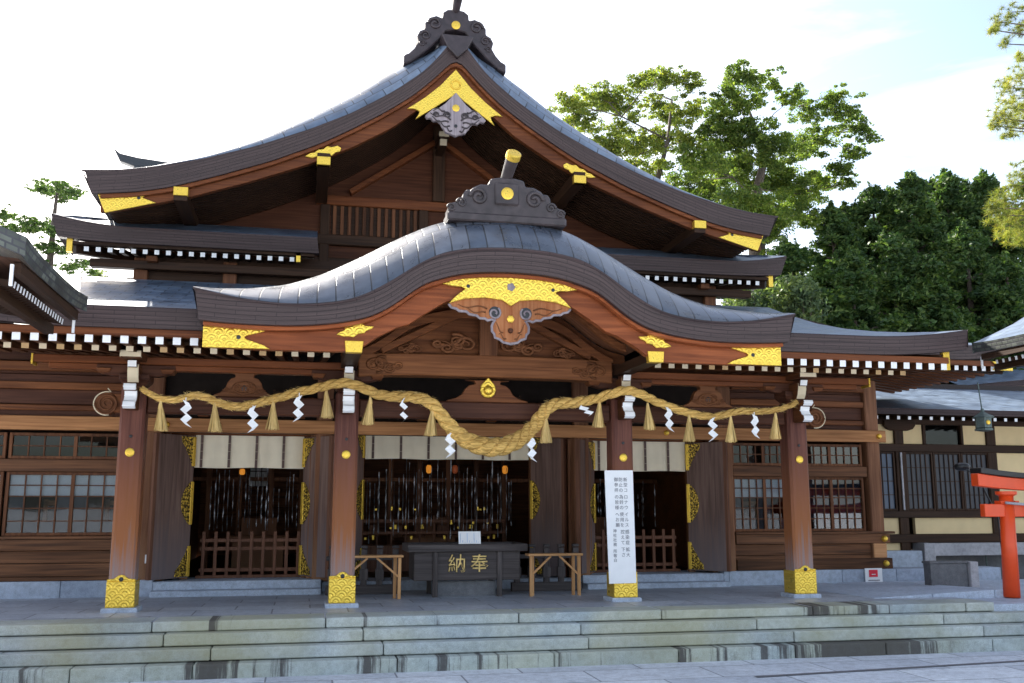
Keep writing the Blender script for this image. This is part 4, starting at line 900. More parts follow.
# gable wall
m = MB(); GWB = lambda x: 10.05 - 1.0 * abs(x)
GL = [(0, 10.08), (.45, 9.58), (.85, 9.2), (1.4, 8.8), (2.0, 8.42), (2.55, 8.10), (3.45, 7.68), (4.4, 7.32), (5.2, 7.05), (5.75, 6.93), (6.5, 6.84)]
GLs = smoothtab(GL, k=5, it=1)
xs_ = xr(-6.2, 6.2, 60)
m = MB(); strip(m, xs_, lambda x: lin(GLs, x) - .05, lambda x: 6.2, YG + .06, YG + .16); gw = m.build('gable_wall', 'gable', hall)
m = MB(); m.box(-2.6, 2.6, YG - .02, YG + .06, 7.67, 7.88); m.build('gable_beam', 'redlow_x', hall, bevel=.015)
m = MB(); m.box(-2.55, 2.55, YG - .05, YG + .06, 6.79, 7.02); m.box(-3.0, 3.0, YG - .03, YG + .06, 6.33, 6.52); m.build('gable_rail', 'dark_x', hall, bevel=.015, split=True)
for px in (-2.4, -.32, .32, 2.4): MB().box(px - .1, px + .1, YG - .04, YG + .06, 5.6, 7.67).build('gable_post', 'dark_z', hall, bevel=.01)
MB().box(-.13, .13, YG - .06, YG + .06, 7.88, 9.6).build('king_post', 'dark_z', hall, bevel=.01)
for sx in (-1, 1):
    MB().bar((sx * 1.9, YG, 7.95), (sx * .1, YG, 9.2), .11, .24, 0, (0, 1, 0)).build('gable_strut', 'redlow_x', hall, bevel=.01)
    m = MB()
    for i in range(12): m.box(sx * 1.35 - .85 + .155 * i - .036, sx * 1.35 - .85 + .155 * i + .036, YG - .01, YG + .05, 7.03, 7.66)
    m.build('gable_lattice', 'wood_z', hall, bevel=.006)
    MB().box(sx * 1.35 - .92, sx * 1.35 + .92, YG + .052, YG + .058, 7.02, 7.67).build('lattice_back', 'dark_x', hall)
m = MB(); m.box(-.11, .11, 5.2, 6.0, 9.06, 9.19); m.box(-.08, .08, 5.3, 6.0, 8.9, 9.06); m.build('ridge_purlin_block', ['dark_y', 'cream'], hall, bevel=.01, facemat=(lambda n: n.y < -.5, 1))
# gable roof
GT = smoothtab([(0, 10.58), (.1, 10.38), (.25, 10.16), (.6, 9.72), (1.2, 9.23), (2.0, 8.71), (2.75, 8.33), (3.7, 7.92), (4.6, 7.61), (5.55, 7.37), (6.1, 7.28), (6.68, 7.24)], k=5, it=1)
GWd = [(0, 9.72), (.3, 9.4), (.65, 9.05), (1.2, 8.58), (1.95, 8.12), (2.75, 7.72), (3.8, 7.30), (4.85, 6.93), (5.6, 6.72), (6.3, 6.55)]
xs = xr(-6.68, 6.68, 120)
RI = [(0, .30), (.4, .5), (.8, .74), (1.4, .76), (2.5, .64), (4.3, .36), (5.6, .16), (6.68, .1)]
rise = lambda x: lin(RI, x)
eg = [(3.5, 0), (3.51, .07), (3.56, .2), (3.65, .38), (3.8, .62), (4.0, .84), (4.25, 1), (6, 1.0), (9, 1), (14, 1)]
gab = MB().grid([[(x, y, lin(GT, x) + rise(x) * e) for x in xs] for y, e in eg]).build('gable_roof', 'tiles', hall, smooth=True)
k_ = 6.5 / 6.68
m = MB().grid([[(x * k_, 3.58, lin(GLs, x * k_)) for x in xs], [(x * (.99), 3.505, lin(GLs, x * .985) * .1 + lin(GT, x * .995) * .9) for x in xs], [(x, 3.497, lin(GT, x) - .015) for x in xs], [(x, 3.5, lin(GT, x) + .004) for x in xs]])
m.grid([[(x * k_, 3.58, lin(GLs, x * k_)) for x in xs], [(x * k_, 3.9, lin(GLs, x * k_)) for x in xs]])
for sx in (-1, 1): m.grid([[(sx * 6.5, 3.58, 6.84), (sx * 6.68, 3.5, 7.24)], [(sx * 6.5, 14, 6.84), (sx * 6.68, 14, 7.34)]])
m.build('roof_edge', 'band', gab)
xb = xr(-6.36, 6.36, 110)
m = MB(); strip(m, xb, lambda x: lin(GLs, x), lambda x: lin(GLs, x) - .075, 3.62, 3.9); strip(m, xb, lambda x: lin(GLs, x) - .075, lambda x: lin(GWd, x), 3.70, 3.82)
gb = m.build('bargeboard', 'redlow_x', gab, bevel=.006)
MB().grid([[(x, y, lin(GLs, x) - .06) for x in xr(-6.4, 6.4, 60)] for y in (3.85, 4.4, 5.2, 6.1)]).build('gable_soffit', 'soffit', gab)
for sx in (-1, 1):
    for q in range(16):       # rafters carrying the overhang, side by side
        y = 3.95 + .13 * q
        m = MB(); X = [sx * v for v in xr(.1, 6.3, 20)]
        strip(m, X, lambda x: lin(GLs, x) - .08, lambda x: lin(GLs, x) - .17, y, y + .06)
        m.build('verge_rafter', 'dark_x', gab)
for sx in (-1, 1):
    for cx, cz in ((5.0, 6.94), (2.49, 7.80)):
        o = MB().box(sx * cx - .12, sx * cx + .12, 3.60, 6.1, cz - .12, cz + .12).build('purlin_end', 'dark_y', gab, bevel=.008)
        MB().box(sx * cx - .125, sx * cx + .125, 3.57, 3.70, cz - .03 if cx > 4 else cz - .12, cz + .13 if cx > 4 else cz + .04).build('gold_cap', 'goldfine', o, bevel=.005)
    cl = [(2.84, 7.85), (2.74, 7.92), (2.66, 7.94), (2.60, 8.0), (2.50, 8.02), (2.44, 8.08), (2.35, 8.07), (2.24, 8.11), (2.17, 8.06), (2.2, 7.99), (2.28, 7.97), (2.34, 7.90), (2.42, 7.91), (2.5, 7.86), (2.6, 7.87), (2.7, 7.83)]
    plate('gold_cloud_plate', [(sx * a, b) for a, b in cl], 3.69, gb)
    tp = [(6.42, 6.88), (6.27, 6.53), (5.42, 6.77), (5.54, 6.81), (5.66, 6.85), (5.62, 6.89), (5.5, 6.94), (5.47, 7.0), (5.9, 6.92)]
    g = plate('gold_end_plate', [(sx * a, b) for a, b in tp], 3.69, gb)
    MB().disc((sx * 5.72, 6.84), .03, 3.655, .006, 10).build('hole_shade_disc', 'black', gb)  # black disc painting the dark of a plate hole
ap = [(0, 9.86), (-.3, 9.5), (-.6, 9.22), (-.94, 8.96), (-.80, 8.97), (-.70, 8.93), (-.72, 8.86), (-.78, 8.76), (-.45, 9.0), (0, 9.34)]
apx = plate('gold_apex_plate', ap + [(-a, b) for a, b in ap[::-1][1:-1]], 3.69, gb, th=.04)
MB().tube([(.09 * math.cos(t), 3.645, 9.54 + .09 * math.sin(t)) for t in [R(a) for a in range(0, 361, 20)]], .016, 6).build('crest_ring', 'goldfine', gb, smooth=True)
GP = [(0, 9.36), (.20, 9.12), (.32, 9.02), (.45, 8.98), (.60, 8.83), (.56, 8.78), (.48, 8.79), (.43, 8.73), (.36, 8.75), (.30, 8.70), (.26, 8.62), (.22, 8.58), (.2, 8.53), (.1, 8.50), (0, 8.46)]
gp = MB().prism([(a, b) for a, b in GP] + [(-a, b) for a, b in GP[::-1][1:-1]], 3.60, 3.70).build('gable_pendant', 'silver', gab, bevel=.012)
swirls(gp, [(s * .17, 8.87, .07, s) for s in (-1, 1)] + [(s * .38, 8.86, .06, s) for s in (-1, 1)], 3.59, 'onib')
for sx in (-1, 1):
    for k, (x0, z0, x1, z1) in enumerate(((.10, 8.78, .50, 8.90), (.14, 8.70, .46, 8.80), (.12, 8.62, .34, 8.72), (.08, 8.56, .22, 8.62), (.22, 8.98, .44, 8.95))):
        MB().tube([(sx * (x0 + (x1 - x0) * t), 3.592, z0 + (z1 - z0) * t + .035 * math.sin(t * 6 + k)) for t in [i / 10 for i in range(11)]], [.018 * (1 - .06 * i) for i in range(11)], 6).build('carved_line', 'onib', gp, smooth=True)
MB().disc((0, 9.03), .075, 3.59, .02, 8).build('gold_flower', 'goldfine', gp)
MB().disc((0, 8.66), .035, 3.59, .006, 10).build('pendant_shade_disc', 'black', gp)  # hole's shade painted as a small black disc
GO = [(0, 10.97), (.16, 10.95), (.25, 10.88), (.26, 10.76), (.38, 10.80), (.52, 10.74), (.60, 10.62), (.60, 10.50), (.70, 10.45), (.75, 10.34), (.72, 10.22), (.80, 10.08), (.90, 9.97), (1.0, 9.92), (1.0, 9.74), (.86, 9.80), (.6, 10.02), (.35, 10.28), (.2, 10.5), (0, 10.55)]
zs = lambda z: 1.39 + (z - 1.39) * 1.021
go = MB().prism([(a * 1.02, zs(b)) for a, b in GO] + [(-a * 1.02, zs(b)) for a, b in GO[::-1][1:-1]], 3.72, 4.15).build('ridge_ornament', 'oni', gab, bevel=.02)
swirls(go, [(s * .42, zs(10.62), .13, s) for s in (-1, 1)] + [(s * .6, zs(10.36), .1, s) for s in (-1, 1)] + [(s * .66, zs(10.19), .07, -s) for s in (-1, 1)], 3.715, 'oni')
MB().prism([(-.32, 10.48), (-.2, 10.22), (0, 10.02), (.2, 10.22), (.32, 10.48)], 3.44, 3.9).build('apex_shield', 'oni', go, bevel=.015)
MB().disc((0, zs(10.63)), .088, 3.70, .02, 20).build('gold_disc', 'goldfine', go)
mm = MB(); mm.tube([(0, 4.0, 11.0), (0, 3.75, 11.16), (0.01, 3.5, 11.34)], [.075, .08, .10], 14); fo = mm.build('ridge_finial', 'oni', gab)
mm = MB(); mm.tube([(0.01, 3.51, 11.332), (0.012, 3.46, 11.37)], [.108, .108], 14); mm.build('finial_cap', 'goldfine', fo)
MB().box(-.32, .32, 4.1, 14, 10.6, 11.1).build('ridge', 'oni', gab, bevel=.04)

# ------------------------------------------------------------ sanctuary roof far behind on the left
sx0 = -9.95
sb = thing('rear_sanctuary', (-7.5, 24, GZ), 'upturned dark ridge end of a rear roof above the left tip of the big gable', 'shrine')
m = MB(); m.box(sx0 + 1, -4, 23.2, 24.8, GZ, 11.5); m.build('wall', 'dark_x', sb)
m = MB(); m.prism([(22.4, 11.3), (24, 14.3), (25.6, 11.3)], sx0 + .5, -3.5, 0, 'yz'); m.build('roof', 'tiles', sb)
m = MB(); pr = [(sx0 - .3, 14.98), (sx0 - .05, 14.78), (sx0 + .6, 14.66), (sx0 + 1.8, 14.55), (-4, 14.5), (-4, 14.2), (sx0 + .5, 14.3), (sx0 - .05, 14.48)]
m.prism(pr, 23.8, 24.2); m.build('ridge', 'tiles', sb, bevel=.03)
MB().box(sx0 + .5, sx0 + 1.4, 23.7, 24.3, 13.95, 14.3).build('ridge_end_block', 'tiles', sb, bevel=.03)

# ------------------------------------------------------------ things on and before the hall
# curtains
def curtain(x0, x1, z0, z1, y, tapes, label):
    t = thing('door_curtain', ((x0 + x1) / 2, y, z1), label, 'curtain', 'linen curtains over the doorways')
    n = 60; X = xr(x0, x1, n)
    m = MB().grid([[(x, y + .012 * math.sin(x * 9) * (1 - k) + .01 * math.sin(x * 23 + k), z0 + (z1 - z0) * k + (.006 * math.sin(x * 5) if k == 0 else 0)) for x in X] for k in (0, .3, .6, 1)])
    m.build('cloth', 'cloth', t, smooth=True, recalc=False)
    m = MB()
    for i in range(tapes):
        x = x0 + (x1 - x0) * (i + .5) / tapes - .12
        for k in range(4): m.box(x - .022, x + .022, y - .03, y - .022, z0 + (z1 - z0) * k / 4 + .004, z0 + (z1 - z0) * (k + 1) / 4)
    m.build('tape', 'clothband', t, split=True)
curtain(-4.5, -2.66, 2.04, 2.60, 3.53, 4, 'off-white linen curtain with brown tapes over the left doorway')
curtain(2.66, 4.5, 2.04, 2.60, 3.53, 4, 'off-white linen curtain with brown tapes over the right doorway behind the white banner')
curtain(-1.55, 1.55, 2.25, 2.80, 4.10, 6, 'wide off-white linen curtain over the middle doorway behind the sagging rope')
# lattice barriers in side doorways
def barrier(cx, label):
    t = thing('lattice_barrier', (cx, 3.75, .165), label, 'barrier', 'low lattice barriers in the side doorways')
    for i in range(9):
        x = cx - .8 + .2 * i; MB().box(x - .028, x + .028, 3.72, 3.77, .20, .95).build('upright', 'gate', t, bevel=.004)
    for z in (.80, .66, .30): MB().box(cx - .86, cx + .86, 3.735, 3.755, z - .03, z + .03).build('rail', 'gate', t, bevel=.004)
    MB().box(cx - .9, cx + .9, 3.66, 3.83, .165, .215).build('base', 'gate', t, bevel=.004)
barrier(-3.5, 'reddish brown lattice barrier standing in the left doorway'); barrier(3.5, 'reddish brown lattice barrier standing in the right doorway')
# hanging strands inside
rr = random.Random(12)
def strand(x, y, z0, z1):
    m = MB(); n = 14; wv = rr.uniform(.004, .013); ph = rr.uniform(0, 6)
    pts = []
    for i in range(n + 1):
        z = z0 + (z1 - z0) * i / n; a = ph + i * rr.uniform(.5, .9); xx = x + .003 * math.sin(ph + i * .5)
        pts.append([(xx - wv * math.cos(a), y - wv * math.sin(a), z), (xx + wv * math.cos(a), y + wv * math.sin(a), z)])
    for p, q in zip(pts, pts[1:]):
        m.add([p[0], p[1], q[1], q[0], (p[0][0], p[0][1] + .004, p[0][2]), (p[1][0], p[1][1] + .004, p[1][2]), (q[1][0], q[1][1] + .004, q[1][2]), (q[0][0], q[0][1] + .004, q[0][2])], [(0, 1, 2, 3), (7, 6, 5, 4), (0, 4, 5, 1), (2, 6, 7, 3), (1, 5, 6, 2), (3, 7, 4, 0)])
    o = m.build('hanging_strand', 'strand', origin=(x, y, z1)); tag(o, 'thin pale glinting strand hanging in the dark hall interior', 'hanging strand', 'glinting strands hanging inside the hall')
for i in range(44): strand(-1.47 + 2.94 * (i + rr.uniform(.1, .9)) / 44, rr.uniform(4.7, 5.3), rr.uniform(.66, 1.2), rr.uniform(1.8, 2.4))
for i in range(20): strand(-4.35 + 1.65 * (i + rr.uniform(.1, .9)) / 20, rr.uniform(4.3, 5.2), rr.uniform(.85, 1.1), rr.uniform(1.6, 2.1))
for i in range(16): strand(2.7 + 1.6 * (i + rr.uniform(.1, .9)) / 16, rr.uniform(4.3, 5.2), rr.uniform(.9, 1.2), rr.uniform(1.6, 1.95))
for x, mt, lb in ((-.10, 'amber', 'small amber lantern glowing in the hall behind the middle of the rope'), (.45, 'ember', 'dim reddish lantern glowing in the dark hall'), (1.52, 'amber', 'small amber lantern glowing near the right side of the middle doorway')):
    t = thing('hanging_lantern', (x, 6.2, 2.15), lb, 'lantern', 'small lanterns lit inside the hall')
    MB().lathe([(.03, -.09), (.055, -.06), (.06, .04), (.035, .08)], (x, 6.2, 2.15), 10).build('shade', mt, t, smooth=True)
    MB().lathe([(.07, .08), (.02, .14), (.006, .5)], (x, 6.2, 2.15), 8).build('cap', 'dark_z', t)
t = thing('hanging_lantern', (-3.75, 4.4, 1.98), 'small amber lantern glowing just under the curtain of the left doorway', 'lantern', 'small lanterns lit inside the hall')
MB().lathe([(.03, -.05), (.05, -.03), (.05, .03), (.03, .06)], (-3.75, 4.4, 2.0), 10).build('shade', 'amber', t, smooth=True)
MB().lathe([(.05, .06), (.01, .1), (.005, .5)], (-3.75, 4.4, 2.0), 8).build('cap', 'dark_z', t)

# straw rope
RP = [(-4.86, 2.97), (-4.62, 2.84), (-4.37, 2.825), (-4.17, 2.885), (-4.01, 2.865), (-3.8, 2.78), (-3.59, 2.745), (-3.39, 2.78), (-3.07, 2.87), (-2.81, 2.95), (-2.62, 3.0), (-2.27, 3.075), (-2.08, 3.085), (-1.89, 3.03), (-1.67, 2.96), (-1.38, 2.935), (-1.12, 2.93), (-.89, 2.85), (-.71, 2.64), (-.48, 2.40), (-.2, 2.26), (.09, 2.235), (.38, 2.33), (.62, 2.53), (.80, 2.77), (.97, 2.88), (1.28, 2.91), (1.58, 2.97), (1.8, 3.04), (2.04, 3.085), (2.32, 3.01), (2.63, 2.92), (2.94, 2.82), (3.26, 2.755), (3.51, 2.745), (3.88, 2.83), (4.21, 2.835), (4.48, 2.86), (4.74, 2.93), (4.88, 3.0)]
def catmull(P, n):
    out = []
    for i in range(len(P) - 1):
        p0, p1, p2, p3 = P[max(i - 1, 0)], P[i], P[i + 1], P[min(i + 2, len(P) - 1)]
        for k in range(n):
            t = k / n; out.append(tuple(.5 * (2 * b + (c - a) * t + (2 * a - 5 * b + 4 * c - d) * t * t + (3 * b - a - 3 * c + d) * t ** 3) for a, b, c, d in zip(p0, p1, p2, p3)))
    return out + [P[-1]]
cl = catmull(RP, 8); rope = thing('straw_rope', (0, -.2, 2.9), 'thick twisted golden straw rope draped in swags between the porch pillars', 'rope')
def rrad(x): return .028 + .05 * max(0, 1 - abs(x) / 5.2) ** .6 + .05 * math.exp(-(x / .75) ** 2)
acc = 0; pts3 = []
for i, (x, z) in enumerate(cl):
    if i: acc += math.hypot(x - cl[i - 1][0], z - cl[i - 1][1])
    y = -.2 - .0 if abs(abs(x) - 2.07) > .25 else -.42
    pts3.append((x, z, acc))
ysm = [(-.40 if min(abs(abs(x) - 2.07), 9) < .35 else -.2) for x, z, a in pts3]
for _ in range(12): ysm = [ysm[0]] + [(ysm[i - 1] + ysm[i] + ysm[i + 1]) / 3 for i in range(1, len(ysm) - 1)] + [ysm[-1]]
for k in range(3):
    ps = []; rd = []
    for i, (x, z, a) in enumerate(pts3):
        r = rrad(x); x2, z2 = cl[min(i + 1, len(cl) - 1)]; x1, z1 = cl[max(i - 1, 0)]; tx, tz = x2 - x1, z2 - z1; l = math.hypot(tx, tz) or 1; nx, nz = -tz / l, tx / l
        ph = a * 11 * (.06 / max(r, .05)) ** 0 + k * 2.094
        ps.append((x + nx * r * .52 * math.cos(ph), ysm[i] + r * .52 * math.sin(ph), z + nz * r * .52 * math.cos(ph))); rd.append(r * .62)
    MB().tube(ps, rd, 10).build('strand', 'straw', rope, smooth=True)
m = MB(); rr = random.Random(2)
for i in range(2600):
    x, z, a = pts3[rr.randrange(2, len(pts3) - 2)]; r = rrad(x); t = rr.uniform(0, 6.28); p = Vector((x + rr.uniform(-.04, .04), -.2 - r * math.cos(t), z + r * math.sin(t)))
    if abs(abs(x) - 2.07) < .6: continue
    d = Vector((rr.uniform(-.09, .09), -.012 - .01 * math.cos(t), .014 * math.sin(t) + rr.uniform(-.014, .014))); sdv = Vector((0.0022, 0, .0022)); m.add([p - sdv, p + sdv, p + d], [(0, 1, 2)])
m.build('loose_fibre', 'tassel', rope, recalc=False)
for x, z in [(-4.59, 2.80), (-3.88, 2.80), (-3.1, 2.84), (-2.38, 3.02), (-1.76, 2.93), (-.87, 2.79), (.81, 2.71), (1.64, 2.95), (2.4, 2.93), (3.06, 2.76), (3.74, 2.76), (4.49, 2.82)]:
    m = MB(); rr = random.Random(int(x * 100)); y = -.22; lean = rr.uniform(-.03, .03); h = .40
    m.lathe([(.014, 0), (.024, -.05), (.032, -.11)], (x, y, z), 8)
    for i in range(150):
        a = rr.uniform(0, 6.28); q = math.sqrt(rr.random()); t0 = Vector((x + .018 * q * math.cos(a), y + .018 * q * math.sin(a), z - .03)); t1 = Vector((x + lean + .105 * q * math.cos(a), y + .08 * q * math.sin(a), z - h + rr.uniform(-.015, .015)))
        sdv = Vector((math.sin(a), -math.cos(a), 0)) * .007; m.add([t0 - sdv * .4, t0 + sdv * .4, t1 + sdv, t1 - sdv], [(0, 1, 2, 3)])
    m.build('tassel', 'tassel', rope, recalc=False)
# paper streamers
ords = ['leftmost', 'second from the left', 'third from the left', 'fourth from the left', 'fifth from the left, by the lowest sag', 'sixth from the left, by the lowest sag', 'seventh from the left, swung sideways', 'third from the right', 'second from the right', 'rightmost']
for i, (x, z) in enumerate([(-4.26, 2.80), (-3.37, 2.74), (-2.75, 2.90), (-1.29, 2.90), (-.61, 2.42), (.58, 2.38), (1.34, 2.86), (2.71, 2.85), (3.43, 2.71), (4.12, 2.77)]):
    m = MB(); y = -.25; rr = random.Random(i); s = rr.choice((-1, 1)); lean = rr.uniform(-.012, .03); wdt = .042 if i not in (3, 6) else .022
    if i == 6: stx, stz = .065, -.035
    else: stx, stz = lean * .4, -.085
    cx, cz = x, z
    m.box(x - .006, x + .006, y - .002, y + .002, z - .02, z + .05)
    cz = z; ox_ = 0; P = []
    for k in range(6):
        P.append((x + ox_ + s * .034 * (1 if k % 2 else -1) * (0 if k == 0 else 1), y + (.016 if k % 2 else -.012), cz)); ox_ += stx * (.55 if i == 6 else .5); cz += stz * .8
    for k in range(5):
        (xa, ya, za), (xb_, yb_, zb2) = P[k], P[k + 1]; d = .022
        m.hexa([(xa - wdt, ya, za + d * s), (xa + wdt, ya, za - d * s), (xa + wdt, ya + .003, za - d * s), (xa - wdt, ya + .003, za + d * s)], [(xb_ - wdt, yb_, zb2 + d * s), (xb_ + wdt, yb_, zb2 - d * s), (xb_ + wdt, yb_ + .003, zb2 - d * s), (xb_ - wdt, yb_ + .003, zb2 + d * s)])
    tag(m.build('paper_streamer', 'paper', origin=(x, y, z)), 'white zigzag paper streamer on the straw rope, ' + ords[i], 'paper streamer', 'white paper streamers hanging from the straw rope')

# offertory box
YB = 1.55
bxm = thing('offertory_box', (-.02, YB + .4, floor_z(YB)), 'dark grey wooden offertory box with two gilt characters on its front', 'offertory box')
fz = floor_z(YB) - .01; ox = -.04
MB().box(ox - .86, ox + .86, YB + .03, YB + .75, .22, .69).build('body', 'box', bxm, bevel=.012)
m = MB(); m.box(ox - .97, ox + .97, YB - .05, YB + .06, .67, .79); m.box(ox - .97, ox + .97, YB + .74, YB + .85, .67, .79); m.box(ox - .97, ox - .87, YB + .06, YB + .74, .67, .79); m.box(ox + .87, ox + .97, YB + .06, YB + .74, .67, .79); m.build('top_frame', 'box', bxm, bevel=.012)
for i in range(6): MB().box(ox - .86, ox + .86, YB + .10 + i * .11, YB + .15 + i * .11, .70, .76).build('slat', 'box', bxm, bevel=.006)
for lx in (-.52, .52):
    for yy in (YB - .01, YB + .74): MB().box(ox + lx - .04, ox + lx + .04, yy, yy + .06, fz, .67).build('leg', 'boxz', bxm, bevel=.008)
MB().box(ox - .48, ox + .48, YB + .15, YB + .2, fz, .2).build('under_panel', 'slate', bxm)
def text_mesh(body, size, mat, name, parent, loc, extr=.004, align='CENTER', bold=0.0):
    cu = bpy.data.curves.new('writing', 'FONT'); cu.body = body; cu.size = size; cu.align_x = align; cu.align_y = 'CENTER'; cu.extrude = extr; cu.offset = bold
    to = bpy.data.objects.new('writing', cu); C.objects.link(to); bpy.context.view_layer.update()
    me = bpy.data.meshes.new_from_object(to.evaluated_get(bpy.context.evaluated_depsgraph_get())); bpy.data.objects.remove(to)
    mt = Matrix.Translation(Vector(loc) - Vector(ORIG[parent.name])) @ Matrix.Rotation(math.pi / 2, 4, 'X'); me.transform(mt)
    me.materials.clear(); me.materials.append(M[mat]); o = bpy.data.objects.new(name, me); C.objects.link(o); o.parent = parent; ORIG[o.name] = ORIG[parent.name]; return o
body = [o for o in bxm.children if o.name.startswith('body')][0]
for ch, x in (('納', ox - .17), ('奉', ox + .19)):
    o = text_mesh(ch, .30, 'gilt', 'gilt_character', body, (x, YB + .024, .465), .008, bold=.003)
    md = o.modifiers.new('s', 'SOLIDIFY'); md.thickness = 0.006
t = thing('paper_notice', (-.05, YB + .0, .79), 'small white paper notice standing on top of the offertory box', 'notice')
m = MB(); m.hexa([(-.19, YB, .79), (.17, YB, .79), (.17, YB + .006, .79), (-.19, YB + .006, .79)], [(-.19, YB + .05, .985), (.17, YB + .05, .985), (.17, YB + .056, .985), (-.19, YB + .056, .985)]); m.build('sheet', 'paper', t)
m = MB()
for i in range(9):
    x = -.165 + i * .037; m.hexa([(x, YB + .004, .81), (x + .009, YB + .004, .81), (x + .009, YB + .005, .81), (x, YB + .005, .81)], [(x, YB + .04, .955 - .02 * (i % 3)), (x + .009, YB + .04, .955 - .02 * (i % 3)), (x + .009, YB + .045, .955 - .02 * (i % 3)), (x, YB + .045, .955 - .02 * (i % 3))])
M['bluink'] = plain('pale_blue_ink', (0.35, 0.45, 0.62), 0.8); m.build('writing', 'bluink', t)
# timber trestles either side
def trestle(x0, x1, y, label):
    fz = floor_z(y) - .015; t = thing('timber_stand', ((x0 + x1) / 2, y, fz), label, 'wooden stand', 'fresh timber stands beside the offertory box')
    MB().box(x0 - .03, x1 + .03, y - .04, y + .22, .60, .635).build('top', 'fresh', t, bevel=.004)
    for x in (x0, x1 - .05):
        for yy, dx in ((y, 0), (y + .15, .055)): MB().box(x + (dx if x == x0 else -dx), x + .05 + (dx if x == x0 else -dx), yy, yy + .045, fz, .60).build('leg', 'freshz', t, bevel=.004)
    cx = (x0 + x1) / 2
    for a, b in ((x0 + .03, cx - .07), (x1 - .03, cx + .07)): MB().bar((a, y + .02, .30), (b, y + .02, .595), .03, .038, 0, (0, 1, 0)).build('brace', 'fresh', t, bevel=.003)
trestle(.93, 1.77, 1.35, 'pale timber stand with diagonal braces right of the offertory box')
trestle(-2.02, -1.12, 1.35, 'pale timber stand with diagonal braces left of the offertory box, partly behind a pillar')
# dark low railings behind the trestles
def rail(cx, label):
    y = 2.55; fz = floor_z(y); t = thing('low_railing', (cx, y, fz), label, 'railing', 'dark low railings flanking the offertory box')
    for i in range(5):
        x = cx - .52 + .26 * i; m = MB(); m.box(x - .05, x + .05, y - .04, y + .04, fz, .68); m.box(x - .055, x + .055, y - .045, y + .045, .69, .74); m.box(x - .07, x + .07, y - .05, y + .05, .18, .36); m.build('post', 'boxz', t, bevel=.008, split=True)
    MB().box(cx - .62, cx + .62, y - .03, y + .03, .5, .57).build('rail', 'box', t, bevel=.006); MB().box(cx - .62, cx + .62, y - .06, y + .06, fz, .1).build('base', 'box', t, bevel=.006)
rail(-1.62, 'dark low post railing behind the left timber stand'); rail(1.5, 'dark low post railing behind the right timber stand')
# white banner board on the third pillar
bn = thing('white_banner', (1.98, -.05, .25), 'tall white board with columns of small Japanese writing leaning on the third pillar', 'sign')
m = MB(); q = [(1.80, .26), (2.22, .265), (2.20, 1.92), (1.755, 1.915)]; m.prism(q, -.055, -.04); m.build('board', 'paper', bn, bevel=.003)
cols = [('新型コロナウイルス感染症拡大', 2.075), ('防止の為鈴の使用を控えて下さ', 2.002), ('御参拝の皆様へお願', 1.93)]
rowz = [1.775 - .0785 * i - .021 * (i // 3) for i in range(14)]
for body_, x in cols:
    for ch, z in zip(body_, rowz): text_mesh(ch, .066, 'ink', 'character', bn, (x + (1.775 - z) * .022, -.058, z), .001)
for i, ch in enumerate('神社社務所敬白'): text_mesh(ch, .058, 'ink', 'character', bn, (1.90, -.058, 1.02 - .066 * i - (.03 if i > 3 else 0)), .001)
# notice at the hall's foot
t = thing('red_notice', (8.02, 2.98, 0), 'small white notice with a red square against the stone foundation', 'notice')
MB().box(7.84, 8.20, 2.97, 2.985, -.04, .22).build('sheet', 'paper', t); MB().box(7.92, 8.10, 2.962, 2.969, .06, .19).build('red_square', 'red', t); MB().box(7.90, 8.14, 2.962, 2.969, -.01, .005).build('writing', 'ink', t); MB().box(7.97, 8.05, 2.957, 2.961, .10, .115).build('mark', 'paper', t)
t = thing('wall_switch', (-5.0, 3.0, .5), 'small white switch plate low on the post left of the left doorway', 'switch'); MB().box(-5.15, -5.08, 3.08, 3.1, .46, .60).build('plate', 'white', t, bevel=.004); MB().box(-5.13, -5.10, 3.07, 3.079, .5, .56).build('rocker', 'white', t, bevel=.002)

# ------------------------------------------------------------ wing building on the right
YW = 6.0
wg = thing('wing_building', (12, YW, GZ), 'cream walled wing with grey lattice windows right of the main hall', 'building')
m = MB()
for a, b, z0, z1 in ((10.24, 10.63, 2.8, 3.25), (10.86, 11.38, 2.8, 3.25), (12.45, 13.05, 2.8, 3.25), (10.2, 10.8, .76, 1.12), (11.05, 18, .76, 1.12), (10.2, 10.8, .40, .56), (13.05, 18, 1.12, 3.25), (8.6, 10.2, .4, 3.25)): m.box(a, b, YW, YW + .1, z0, z1)
m.build('plaster_panel', 'plaster', wg, split=True)
m = MB(); m.box(10.63, 10.86, YW - .06, YW + .1, .3, 3.3); m.box(13.05, 13.3, YW - .05, YW + .1, .6, 3.3); m.box(11.38, 11.46, YW - .04, YW + .1, 2.8, 3.3); m.box(12.38, 12.45, YW - .04, YW + .1, 2.8, 3.3); m.build('post', 'dark_z', wg, bevel=.01, split=True)
m = MB(); m.box(8.6, 18, YW - .08, YW + .1, 2.62, 2.80); m.box(8.6, 18, YW - .08, YW + .1, 1.12, 1.28); m.box(8.6, 18, YW - .08, YW + .1, .565, .76); m.box(8.6, 18, YW - .06, YW + .1, 3.25, 3.5); m.build('beam', 'dark_x', wg, bevel=.01, split=True)
window(10.1, 10.62, 1.28, 2.62, 3, [.25, .5, .75], YW, wg, 'bluepane', frost=False, wood_='dark_z')
for i in range(3): window(10.87 + i * .74, 11.60 + i * .74, 1.28, 2.62, 5, [.25, .5, .75], YW, wg, 'frost', frost=False, wood_='dark_z')
MB().box(11.46, 12.38, YW + .03, YW + .04, 2.8, 3.25).build('transom_pane', 'glass', wg); MB().box(10.72, 10.76, YW - .1, YW - .06, 1.3, 2.6).build('downpipe', 'concrete', wg)
